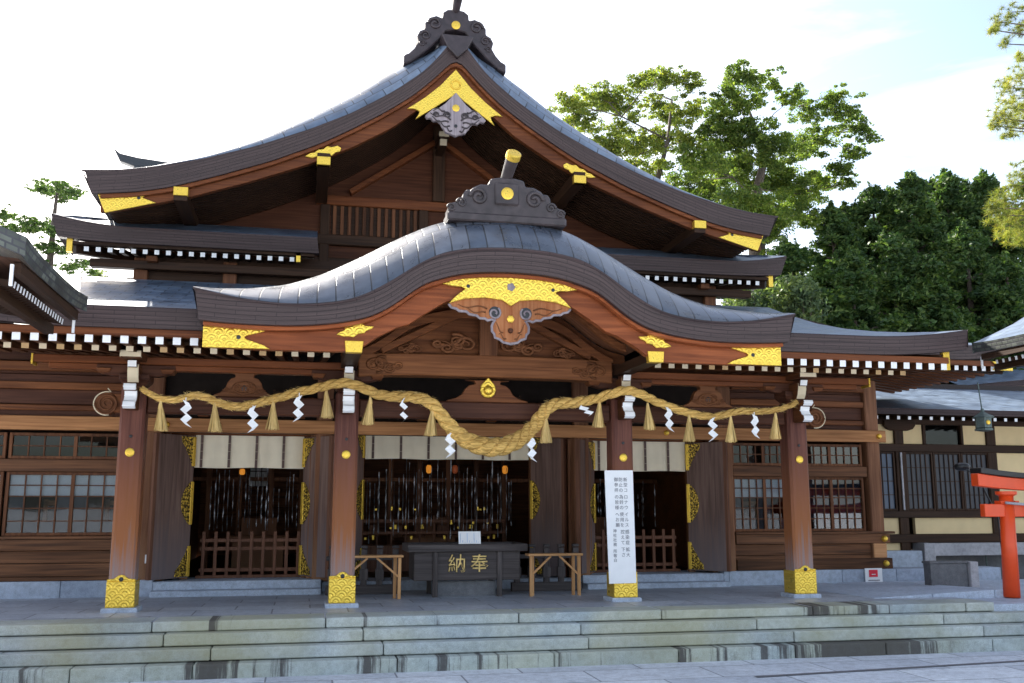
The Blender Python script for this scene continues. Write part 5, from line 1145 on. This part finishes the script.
m = MB(); m.box(8.6, 18, YW + .5, YW + .55, .4, 3.4); m.build('dim_interior', 'room', wg)
m = MB(); m.box(11.2, 11.5, YW + .3, YW + .34, 1.45, 1.75); m.box(11.75, 12.0, YW + .3, YW + .34, 1.45, 1.78); m.build('red_reflection_boxes', 'verm', wg, split=True)  # red boxes standing in for a red reflection in the windows
bp = [(10.35, 3.34), (10.35, 3.22), (10.42, 3.14), (10.55, 3.10), (10.95, 3.10), (11.08, 3.14), (11.15, 3.22), (11.15, 3.34)]
MB().prism(bp, YW - .12, YW - .02).build('bracket', 'dark_x', wg, bevel=.01)
m = MB(); m.box(11.0, 11.28, YW - .35, YW + .1, -.3, .565); m.box(11.28, 18, YW - .3, YW - .05, .28, .56); m.build('stone_frame', 'concrete', wg, bevel=.01, split=True)
MB().box(8.42, 10.98, YW - .3, YW + .2, GZ - .05, .40).build('base_stone', 'found', wg, bevel=.01)
MB().box(11.3, 18, YW + .3, YW + .4, -.4, .4).build('underfloor_wall', 'slate', wg)
m = MB(); m.tube([(12.9, YW + .1, .3), (12.9, YW + .1, -.05)], .02, 6); m.box(12.7, 13.2, YW + .05, YW + .25, -.12, -.02); m.build('standpipe', 'bronze', wg)
wt = lambda y: 3.46 + .26 * (y - 4.5)
m = MB().grid([[(x, y, wt(y)) for x in (8.8, 11, 14, 19)] for y in (4.5, 5.5, 6.5, 7.5, 8.2)]); wr = m.build('roof', 'tiles', wg)
m = MB().grid([[(8.8, 4.56, 3.34), (19, 4.56, 3.34)], [(8.8, 4.496, 3.462), (19, 4.496, 3.462)]]); m.grid([[(8.8, 4.56, 3.34), (19, 4.56, 3.34)], [(8.8, 6, 3.5), (19, 6, 3.5)]]); m.build('roof_edge', 'band', wr)
m = MB(); m.box(12.2, 19, 8.1, 8.4, 4.3, 4.52); m.build('ridge', 'band', wr)
r4 = MB().bar((0, 4.62, 3.27), (0, 6, 3.42), .07, .07, 0, (0, 0, 1), 1).build('rafter', ['dark_y', 'white'], wr, origin=(12, YW, GZ)); b4 = None
for i in range(26):
    o = r4 if i == 0 else dup(r4, (0, 0, 0)); o.location = (9.35 + .265 * i - 12 + 12, 0, 0)
rh = thing('rear_roof', (20, 13, GZ), 'pale copper roof with a dark eave band rising behind the wing roof at the right', 'building')
m = MB(); m.box(17.5, 24, 13, 15, GZ, 4.8); m.build('wall', 'plaster', rh)
m = MB().grid([[(16.6, 11.4, 4.95), (24, 11.4, 5.75)], [(17.4, 14, 5.7), (24, 14, 6.5)]]); rr_ = m.build('roof', 'tiles', rh)
m = MB().grid([[(16.65, 11.5, 4.80), (24, 11.5, 5.55)], [(16.6, 11.4, 4.96), (24, 11.4, 5.76)]]); m.grid([[(16.65, 11.5, 4.80), (24, 11.5, 5.55)], [(16.65, 13.2, 4.85), (24, 13.2, 5.6)]]); m.build('roof_edge', 'band', rr_)
# planter wall and hanging lantern
t = thing('slate_wall', (8.4, 1.3, 0), 'low dark slate wall with a pale end pier right of the hall', 'wall')
MB().box(8.02, 8.74, 1.22, 1.42, -.1, .40).build('panel', 'slate', t, bevel=.006); MB().box(8.0, 8.76, 1.2, 1.44, .402, .44).build('coping', 'slate', t, bevel=.006); MB().box(8.76, 8.92, 1.16, 1.46, -.1, .43).build('end_pier', 'concrete', t, bevel=.008)
lx, ly, lz = 9.75, 1.8, 2.93
t = thing('eave_lantern', (lx, ly, lz), 'green bronze lantern hanging on a rod below the right eave', 'lantern')
m = MB(); m.tube([(lx - .05, ly, lz + .75), (lx - .0, ly, lz + .16)], .012, 6); m.build('rod', 'bronze', t)
MB().lathe([(.20, .08), (.21, .10), (.08, .17), (.035, .2), (.03, .26)], (lx, ly, lz), 6).build('cap', 'bronze', t)
MB().lathe([(.13, -.12), (.15, -.1), (.155, .08)], (lx, ly, lz), 6).build('body', 'bronze', t); MB().disc((lx, lz - .01), .045, ly - .14, .02, 12).build('gold_crest', 'goldfine', t); MB().lathe([(.05, -.17), (.17, -.15), (.17, -.12)], (lx, ly, lz), 6).build('base', 'bronze', t)

# ------------------------------------------------------------ torii on the right edge
tx, ty_ = 8.32, -.42
to = thing('vermilion_gate', (tx + .9, ty_, 0), 'small vermilion shrine gate with black capped top beam at the right edge', 'torii gate')
for xx in (tx, tx + 2.1):
    pl = MB().tube([(xx - (.05 if xx == tx else -.05), ty_, -.02), (xx, ty_, 1.58)], [.125, .105], 24).build('pillar', 'verm', to, smooth=True)
    MB().lathe([(.105, 0), (.16, .03), (.16, .08)], (xx, ty_, 1.54), 24).build('capital', 'verm', pl)
n = 16; X = xr(tx - .55, tx + 2.65, n); up = lambda x: .10 * abs((x - tx - 1.05) / 1.6) ** 2.2
m = MB(); strip(m, X, lambda x: 1.80 + up(x), lambda x: 1.62 + up(x) * .8, ty_ - .09, ty_ + .09); m.build('top_beam', 'verm', to, bevel=.01)
X2 = xr(tx - .52, tx + 2.62, n); m = MB(); strip(m, X2, lambda x: 1.885 + up(x) * 1.1, lambda x: 1.803 + up(x), ty_ - .14, ty_ + .14); m.build('black_cap_beam', 'black', to, bevel=.01)
MB().box(tx - .45, tx + 2.55, ty_ - .06, ty_ + .06, 1.22, 1.42).build('tie_beam', 'verm', to, bevel=.008)
for xx, s in ((tx, -1), (tx, 1), (tx + 2.1, -1), (tx + 2.1, 1)): MB().box(xx + s * .13 - .035, xx + s * .13 + .035, ty_ - .075, ty_ + .075, 1.42, 1.47).build('wedge', 'verm', to)
rp = [(tx - .12, ty_ - .12, 1.44), (tx + .1, ty_ - .16, 1.42), (tx + .5, ty_ - .13, 1.40), (tx + 1.0, ty_ - .12, 1.36), (tx + 1.6, ty_ - .12, 1.40), (tx + 2.1, ty_ - .15, 1.46)]
tag(MB().tube(rp, .022, 8).build('thin_rope', 'concrete', origin=(tx + 1, ty_ - .13, 1.4), smooth=True), 'thin grey rope tied across the vermilion gate', 'rope')
pl = thing('black_lamp', (8.05, .2, .1), 'small black round lamp head seen just left of the vermilion gate top', 'lamp')
MB().lathe([(.06, -.06), (.12, -.03), (.13, .03), (.07, .07)], (8.10, .3, 2.03), 14).build('head', 'black', pl, smooth=True); MB().tube([(8.14, .3, 2.0), (8.3, .2, 1.9), (8.55, .1, 1.2), (8.6, .1, .1)], .014, 6).build('arm', 'black', pl)

# ------------------------------------------------------------ neighbouring roof corners, left and right
def corner_building(name, sx, ex, yn, yf, zt, label, width, bright):
    t = thing(name, (ex + sx * width / 2, (yn + yf) / 2, GZ), label, 'building')
    Y = xr(yn, yf, 14); ym = (yn + yf) / 2; hl = abs(yf - yn) / 2
    up = lambda y: .05 * abs((y - ym) / hl) ** 3
    def top(d, y): return zt + up(y) * max(0, 1 - d / .8) + (.46 * d + .05 * d * d)
    D = (0, .15, .4, .8, 1.4, 2.2, width / 2)
    m = MB().grid([[(ex + sx * d, y, top(d, y)) for y in Y] for d in D])
    r_ = m.build('roof', bright, t, smooth=True)
    m = MB().grid([[(ex + sx * .04, y, zt + up(y) - .15) for y in Y], [(ex - sx * .004, y, zt + up(y) + .004) for y in Y]])
    for yy, s in ((yn, -1), (yf, 1)):
        m.grid([[(ex + sx * d, yy + s * .0, top(d, yy) - .17) for d in D], [(ex + sx * d, yy + s * .006, top(d, yy) + .005) for d in D]])
    m.build('roof_edge', 'greentile', r_)
    m = MB(); m.grid([[(ex + sx * .05, y, zt - .14) for y in (yn, yf)], [(ex + sx * 1.2, y, zt - .02) for y in (yn, yf)], [(ex + sx * width / 2, y, zt + .1) for y in (yn, yf)]]); m.build('eave_soffit', 'soffit', r_, split=True)
    m = MB(); m.box(*sorted((ex + sx * .06, ex + sx * .14)), yn + .12, yf - .12, zt - .24, zt - .15); m.box(*sorted((ex + sx * .3, ex + sx * .4)), yn + .1, yf - .1, zt - .40, zt - .30); m.build('eave_board', 'dark_y', r_, split=True)
    nr = 19; r0 = MB().bar((ex + sx * .16, 0, zt - .30), (ex + sx * 1.3, 0, zt - .12), .05, .06, 0, (0, 0, 1), 1).build('rafter', ['dark_x', 'white'], r_)
    r0.location = (0, 0, 0)
    for i in range(nr):
        o = r0 if i == 0 else dup(r0, (0, 0, 0)); o.location = (0, yn + .35 + (yf - yn - .7) * i / (nr - 1), 0)
    # local y of the rafter mesh is relative to the building origin
    for o in r_.children:
        if o.name.startswith('rafter'): o.location.y += 0
    for yy in (yn + .06, yf - .06): MB().box(*sorted((ex + sx * .10, ex + sx * .125)), yy - .014, yy + .014, zt - .37, zt - .18).build('corner_tip', 'white', r_)
    px = ex + sx * 1.05
    for yy in (yn + .45, yf - .45):
        p = MB().box(px - .12, px + .12, yy - .12, yy + .12, GZ, zt - .45).build('post', 'post', t, bevel=.02)
        MB().box(*sorted((px - sx * .10, px - sx * .36)), yy - .07, yy + .07, zt - 1.47, zt - 1.29).build('nose', ['wood_x', 'white'], p, bevel=.03, facemat=(lambda n: True, 1))
    MB().box(px - .1, px + .1, yn + .2, yf - .2, zt - .62, zt - .45).build('beam', 'dark_y', t, bevel=.01)
    MB().box(*sorted((px, px + sx * 2)), yn + .3, yf - .3, zt - .5, zt - .42).build('ceiling', 'dark_y', t)
    for yy in (yn + .3, yf - .3): MB().bar((px - sx * .25, yy, zt - .75), (px + sx * 1.5, yy, zt - .75), .12, .16, 0, (0, 0, 1), 1).build('cross_beam', ['dark_x', 'cream'], t, bevel=.008)
corner_building('gate_building', -1, -5.08, -5.2, -2.72, 3.64, 'mossy tiled roof corner with white rafter tips entering at the left edge', 5, 'greentile')
corner_building('pavilion', 1, 8.0, -3.6, -.32, 3.97, 'pale sunlit copper roof corner with white rafter tips entering at the right edge', 5, 'tiles')

# ------------------------------------------------------------ trees
import numpy as np
class Leaves:       # many small leaf faces spread through the crown
    def __init__(s, seed): s.g = np.random.default_rng(seed); s.q = []
    def add(s, c, rx, ry, rz, n, size, droop=0.0, long=1.0, flat=.6):
        if n < 1: return
        g = s.g; p = g.normal(size=(n, 3)); p /= np.linalg.norm(p, axis=1)[:, None]; p *= g.uniform(.15, 1, (n, 1)) ** .5
        q = np.array(c) + p * np.array((rx, ry, rz)); sz = size * g.uniform(.55, 1.4, (n, 1))
        d = g.normal(size=(n, 3)); d[:, 2] = d[:, 2] * flat - droop; d /= np.linalg.norm(d, axis=1)[:, None]
        u = np.cross(d, g.normal(size=(n, 3))); u /= np.linalg.norm(u, axis=1)[:, None] + 1e-9
        a = d * sz * long * .5; b = u * sz * .5
        s.q.append(np.stack([q - a, q + b, q + a * 1.0, q - b], 1))
    def build(s, name, mat, parent):
        q = np.concatenate(s.q).astype(np.float32); n = len(q); off = np.array(ORIG[parent.name], dtype=np.float32)
        me = bpy.data.meshes.new(name); me.vertices.add(n * 4); me.vertices.foreach_set('co', (q - off).reshape(-1))
        me.loops.add(n * 4); me.loops.foreach_set('vertex_index', np.arange(n * 4, dtype=np.int32)); me.polygons.add(n); me.polygons.foreach_set('loop_start', np.arange(0, n * 4, 4, dtype=np.int32))
        me.update(calc_edges=True); me.materials.append(M[mat]); o = bpy.data.objects.new(name, me); C.objects.link(o); o.parent = parent; ORIG[o.name] = ORIG[parent.name]; return o
def tree(name, base_p, trunk, pads, mat, size, dens, label, cat='tree', group=None, seed=1, limb=.05, droop=0, long=1.0, flat=.5, fork=None):
    rr = random.Random(seed); t = thing(name, base_p, label, cat, group)
    m = MB(); m.tube(trunk[0], trunk[1], 9)
    nodes = [Vector(p) for p in trunk[0][len(trunk[0]) // 3:]]
    for (x, y, z, r) in pads:
        c = Vector((x, y, z)); src = min(nodes, key=lambda q: (q - c).length + max(0, q.z - c.z + .4) * 2.0)
        mid = (src + c) / 2 + Vector((rr.uniform(-.25, .25), rr.uniform(-.25, .25), rr.uniform(-.1, .35))) * (src - c).length * .3
        l = (src - c).length; k = limb * (.35 + .12 * l); pp = [src, (src * 2 + mid) / 3, mid, (mid + c) / 2 + Vector((rr.uniform(-.1, .1), 0, rr.uniform(-.1, .1))), c]
        m.tube(pp, [k, k * .85, k * .62, k * .42, k * .2], 6); nodes += [mid, (mid + c) / 2]
        for _ in range(4):
            e = c + Vector((rr.uniform(-1, 1) * r, rr.uniform(-1, 1) * r, rr.uniform(-.3, .5) * r)); m.tube([(mid + c) / 2, (c + e) / 2, e], [k * .3, k * .2, k * .08], 5)
    m.build('trunk', 'bark', t, smooth=True)
    l = Leaves(seed)
    for (x, y, z, r) in pads:
        n = int(dens * r * r)
        for _ in range(30):
            o = Vector((rr.gauss(0, .55) * r, rr.gauss(0, .55) * r, rr.gauss(0, .40) * r * (flat + .25))); q = r * rr.uniform(.12, .40)
            l.add((x + o.x, y + o.y, z + o.z), q, q, q * flat, int(n / 20 * (q / r / .4) ** 1.5), size, droop, long)
        l.add((x, y, z), r * 1.15, r * 1.15, r * flat * 1.2, int(n * .16), size, droop, long)
    l.build('crown', mat, t)
    return t
# pixel-measured crown pads converted to metres at the tree's own distance
CAMP = Vector((-2.6516, -14.0416, 1.39)); yaw, pit, F = .21051, .16847, 966.56
fw = Vector((math.sin(yaw) * math.cos(pit), math.cos(yaw) * math.cos(pit), math.sin(pit))); rt = Vector((math.cos(yaw), -math.sin(yaw), 0)); upv = rt.cross(fw)
def at(x, y, Y):
    d = fw + rt * ((x - 512) / F) - upv * ((y - 341.5) / F); return CAMP + d * ((Y - CAMP.y) / d.y)
def pads(lst, Y, dep, seed):
    rr = random.Random(seed); out = []
    for x, y, rp in lst:
        YY = Y + rr.uniform(-dep, dep); p = at(x, y, YY); out.append((p.x, YY, p.z, rp * (YY - CAMP.y) / F))
    return out
PA = pads([(x, y, r * 1.25) for x, y, r in [(572, 106, 16), (598, 96, 18), (588, 124, 16), (622, 104, 18), (645, 84, 16), (664, 78, 14), (688, 82, 15), (655, 104, 14), (606, 146, 20), (636, 152, 22), (668, 118, 14), (690, 112, 16), (566, 128, 10), (620, 128, 14), (655, 142, 18), (690, 140, 14), (640, 178, 22)]], 22, 2.5, 3)
b0 = at(668, 240, 22); tr = [(b0.x, 22, GZ), (b0.x, 22, 8), (at(655, 190, 22).x, 22, at(655, 190, 22).z), (at(668, 140, 22).x, 22, at(668, 140, 22).z), (at(672, 100, 22).x, 22, at(672, 100, 22).z)]
tree('broadleaf_tree', tr[0], (tr, [.3, .24, .13, .08, .04]), PA, 'leafA', .07, 7000, 'airy olive green broadleaf tree just right of the big gable, thin with sky gaps', group='broadleaf trees behind the hall', seed=5)
PB = pads([(x, y, r * 1.25) for x, y, r in [(742, 78, 16), (730, 92, 14), (762, 84, 14), (738, 104, 16), (718, 114, 14), (790, 98, 14), (806, 112, 16), (834, 98, 14), (842, 112, 14), (856, 128, 14), (870, 138, 8), (722, 142, 24), (748, 132, 22), (772, 150, 24), (700, 164, 24), (730, 172, 26), (760, 184, 26), (690, 186, 22), (800, 142, 18), (826, 138, 16), (852, 152, 12), (838, 168, 14), (784, 178, 22), (806, 196, 18), (822, 182, 12), (742, 204, 26), (708, 206, 24), (848, 184, 10), (790, 214, 22), (770, 226, 24), (744, 230, 22), (812, 220, 10), (690, 210, 20)]], 21, 2.8, 4)
b0 = at(757, 260, 21); P_ = lambda x, y: (at(x, y, 21).x, 21, at(x, y, 21).z)
tr = [(b0.x, 21, GZ), P_(757, 250), P_(755, 200), P_(763, 165), P_(758, 135), P_(745, 100)]
tree('broadleaf_tree', tr[0], (tr, [.4, .34, .22, .15, .09, .04]), PB, 'leafB', .075, 7500, 'large spreading green broadleaf tree with dark limbs, behind the right gable slope', group='broadleaf trees behind the hall', seed=6)
# left thin tree and its neighbours
PL = pads([(x, y, r * 1.2) for x, y, r in [(58, 186, 10), (45, 190, 10), (72, 192, 9), (60, 196, 10), (30, 222, 9), (24, 228, 9), (40, 226, 9), (50, 230, 8), (66, 228, 8), (45, 248, 9), (60, 250, 9), (80, 248, 8), (36, 262, 8), (70, 268, 8), (84, 262, 7), (50, 282, 8), (62, 284, 8), (78, 284, 6), (92, 272, 6)]], 25, 1.2, 8)
P_ = lambda x, y: (at(x, y, 25).x, 25, at(x, y, 25).z)
tr = [(at(46, 300, 25).x, 25, GZ), P_(47, 300), P_(50, 260), P_(54, 220), P_(57, 190)]
tree('slender_tree', tr[0], (tr, [.22, .16, .13, .09, .04]), PL, 'leafL', .07, 6500, 'slender layered tree with bare upper stem above the left roof corner', seed=9, limb=.03, flat=.35)
PL2 = pads([(5, 216, 9), (2, 228, 9), (12, 240, 9), (-6, 236, 12), (-12, 214, 12), (8, 252, 10), (-10, 256, 14), (22, 246, 6)], 24, 1.2, 2)
tr = [(at(-6, 300, 24).x, 24, GZ), (at(-6, 280, 24).x, 24, at(-6, 280, 24).z), (at(-4, 220, 24).x, 24, at(-4, 220, 24).z)]
tree('slender_tree', tr[0], (tr, [.2, .15, .05]), PL2, 'leafL', .07, 6500, 'dark green tree cut off by the left edge of the view', seed=10, limb=.03, flat=.4)
PL3 = pads([(98, 276, 7), (108, 282, 7), (90, 282, 7), (100, 286, 9), (114, 286, 5)], 28, 1, 2)
tr = [(at(100, 300, 28).x, 28, GZ), (at(100, 290, 28).x, 28, at(100, 290, 28).z), (at(100, 276, 28).x, 28, at(100, 276, 28).z)]
tree('small_tree', tr[0], (tr, [.14, .1, .04]), PL3, 'leafA', .07, 6500, 'small bright tree top showing below the left upper eave', seed=11, limb=.03)
# dark cedars
def cedar(px, py, Y, wpx, label, seed, mat='leafC'):
    rr = random.Random(seed); top = at(px, py, Y); W_ = wpx * (Y - CAMP.y) / F; t = thing('cedar_tree', (top.x, Y, GZ), label, 'tree', 'dark cedars behind the right wing')
    H = top.z - GZ; m = MB(); m.tube([(top.x, Y, GZ), (top.x, Y, GZ + H * .5), (top.x, Y, top.z - .3)], [.3, .2, .03], 8)
    l = Leaves(seed); z = GZ + 2.2
    while z < top.z:
        f = (top.z - z) / H; rad = W_ * 1.5 * min(1, 3.0 * f + .06) ** .9 * rr.uniform(.75, 1.15)
        nb = max(5, int(11 * (rad / W_) ** .8))
        for i in range(nb):
            a = rr.uniform(0, 6.28); rl_ = rad * rr.uniform(.55, 1.08); e = Vector((top.x + rl_ * math.cos(a), Y + rl_ * math.sin(a), z - rl_ * .12 + rr.uniform(-.2, .3)))
            m.tube([(top.x, Y, z - .1), ((top.x + e.x) / 2, (Y + e.y) / 2, z + .05), e], [.04, .03, .008], 4)
            for k in range(3):
                q = e.lerp(Vector((top.x, Y, z)), rr.uniform(0, .5)); s = rr.uniform(.3, .55)
                l.add((q.x, q.y, q.z), s, s, s * .42, 85, .085, .15, 2.2, .5)
                l.add((q.x, q.y, q.z + s * .5), s * .28, s * .28, s * .6, 34, .08, -.8, 2.2)
        z += rr.uniform(.42, .62)
    l.add((top.x, Y, top.z - .4), .2, .2, .6, 160, .085, -.6, 2.2)
    m.build('trunk', 'bark', t); l.build('crown', mat, t)
cw = ['dark cedar directly right of the broadleaf tree', 'pointed dark cedar with a low top left of the cedar row middle', 'tall dark cedar in the middle of the cedar row', 'tallest dark cedar right of the row middle', 'dark cedar behind the pine branch at the right', 'dark cedar at the far right edge behind the pine', 'narrow dark cedar filling the gap left of the tall middle one', 'narrow dark cedar filling the gap right of the tall middle one', 'narrow dark cedar just left of the pine branch', 'narrow dark cedar at the left end of the cedar row']
for (px, py, Y, w_), lb, sd_ in zip([(832, 214, 19.5, 50), (872, 190, 20.5, 48), (912, 182, 19, 46), (946, 180, 20, 44), (985, 178, 19, 48), (1030, 184, 20, 52), (892, 190, 21.5, 40), (930, 189, 21, 40), (966, 190, 21.5, 40), (850, 206, 21, 40)], cw, range(20, 32)): cedar(px, py, Y, w_, lb, sd_)
for (px, py, Y, w_), lb, sd_ in zip([(790, 246, 15.8, 42), (893, 236, 15.5, 46), (965, 232, 15.5, 46), (850, 256, 14.5, 44), (925, 264, 14.5, 44), (1005, 256, 15, 46), (735, 262, 17, 50)], ['lower dark cedar in front, left of the row beside the pale shrub', 'lower dark cedar in front of the cedar row, under the tall middle one', 'lower dark cedar in front of the row, left of the pine branch', 'short dark cedar above the right end of the curved roof', 'short dark cedar just above the right eave tip', 'short dark cedar behind the right pavilion roof', 'dark cedar half hidden by the right upper eave'], range(40, 50)): cedar(px, py, Y, w_, lb, sd_)
# pale willowy shrub-trees right of the pent roof
def willowy(px, py, Y, rpx, label, seed):
    rr = random.Random(seed); c = at(px, py, Y); r = rpx * (Y - CAMP.y) / F; t = thing('feathery_tree', (c.x, Y, GZ), label, 'tree', 'pale feathery trees behind the right eave')
    m = MB(); l = Leaves(seed)
    for i in range(26):
        a = rr.uniform(0, 6.28); q = math.sqrt(rr.random()); e = Vector((c.x + r * q * math.cos(a), Y + r * .7 * q * math.sin(a), c.z - q * q * r * .9 + rr.uniform(-.3, .2) * r)); b = Vector((c.x + (e.x - c.x) * .3, Y + (e.y - Y) * .3, GZ))
        m.tube([b, (b + e) / 2 + Vector((0, 0, .4)), e], [.05, .03, .006], 4)
        for k in range(26):
            s = rr.uniform(.5, 1.0); p = b.lerp(e, s); l.add((p.x, p.y, p.z), .32, .32, .32, 26, .075, -.5, 2.4)
    m.build('stem', 'bark', t); l.build('crown', 'leafD', t)
willowy(796, 274, 13, 30, 'pale feathery tree beside the right upper eave', 61); willowy(748, 290, 13.5, 34, 'pale feathery tree below the right upper eave', 62)
# sunlit pine at the right edge
rr = random.Random(77); pt = thing('pine_tree', (16.2, 3.4, GZ), 'sunlit yellow green pine branches hanging in at the right edge', 'tree')
m = MB(); l = MB(); Yp = 3.4
m.tube([(16.2, Yp, GZ), (16.0, Yp, 5), (15.6, Yp, 10), (15.2, Yp, 14)], [.35, .3, .2, .08], 10)
tufts = [(1012, 12, 12), (1000, 22, 10), (992, 30, 7), (1018, 30, 10), (1006, 44, 6), (1020, 60, 8), (1016, 78, 14), (1005, 88, 12), (1020, 98, 16), (1008, 108, 15), (1000, 118, 13), (1018, 122, 16), (1010, 130, 12), (996, 126, 8), (1022, 110, 14), (1020, 170, 12), (1014, 185, 9), (1000, 200, 14), (1012, 205, 16), (998, 215, 13), (1006, 226, 15), (1020, 220, 14), (1012, 238, 10), (992, 208, 8), (1022, 236, 10), (1034, 20, 16), (1036, 60, 16), (1038, 110, 18), (1036, 200, 18), (1040, 170, 16), (1042, 140, 14)]
for x, y, r in tufts:
    Y = Yp + rr.uniform(-.7, .7); c = at(x, y, Y); rw = r * (Y - CAMP.y) / F
    src = Vector((15.5, Yp, c.z + .5)); m.tube([src, (src + c) / 2 + Vector((0, 0, -.15)), c], [.05, .03, .01], 5)
    for k in range(max(8, int(r * 2.0))):
        q = c + Vector((rr.uniform(-1, 1), rr.uniform(-1, 1), rr.uniform(-1, 1))) * rw * .85
        for _ in range(34):
            d = Vector((rr.gauss(0, 1), rr.gauss(0, 1), rr.gauss(.25, .9))).normalized() * rr.uniform(.10, .17); s = d.cross(Vector((rr.gauss(0, 1), rr.gauss(0, 1), rr.gauss(0, 1)))).normalized() * .0045
            l.add([q - s, q + s, q + d], [(0, 1, 2)])
m.build('trunk', 'bark', pt, smooth=True); l.build('crown', 'needle', pt, recalc=False)
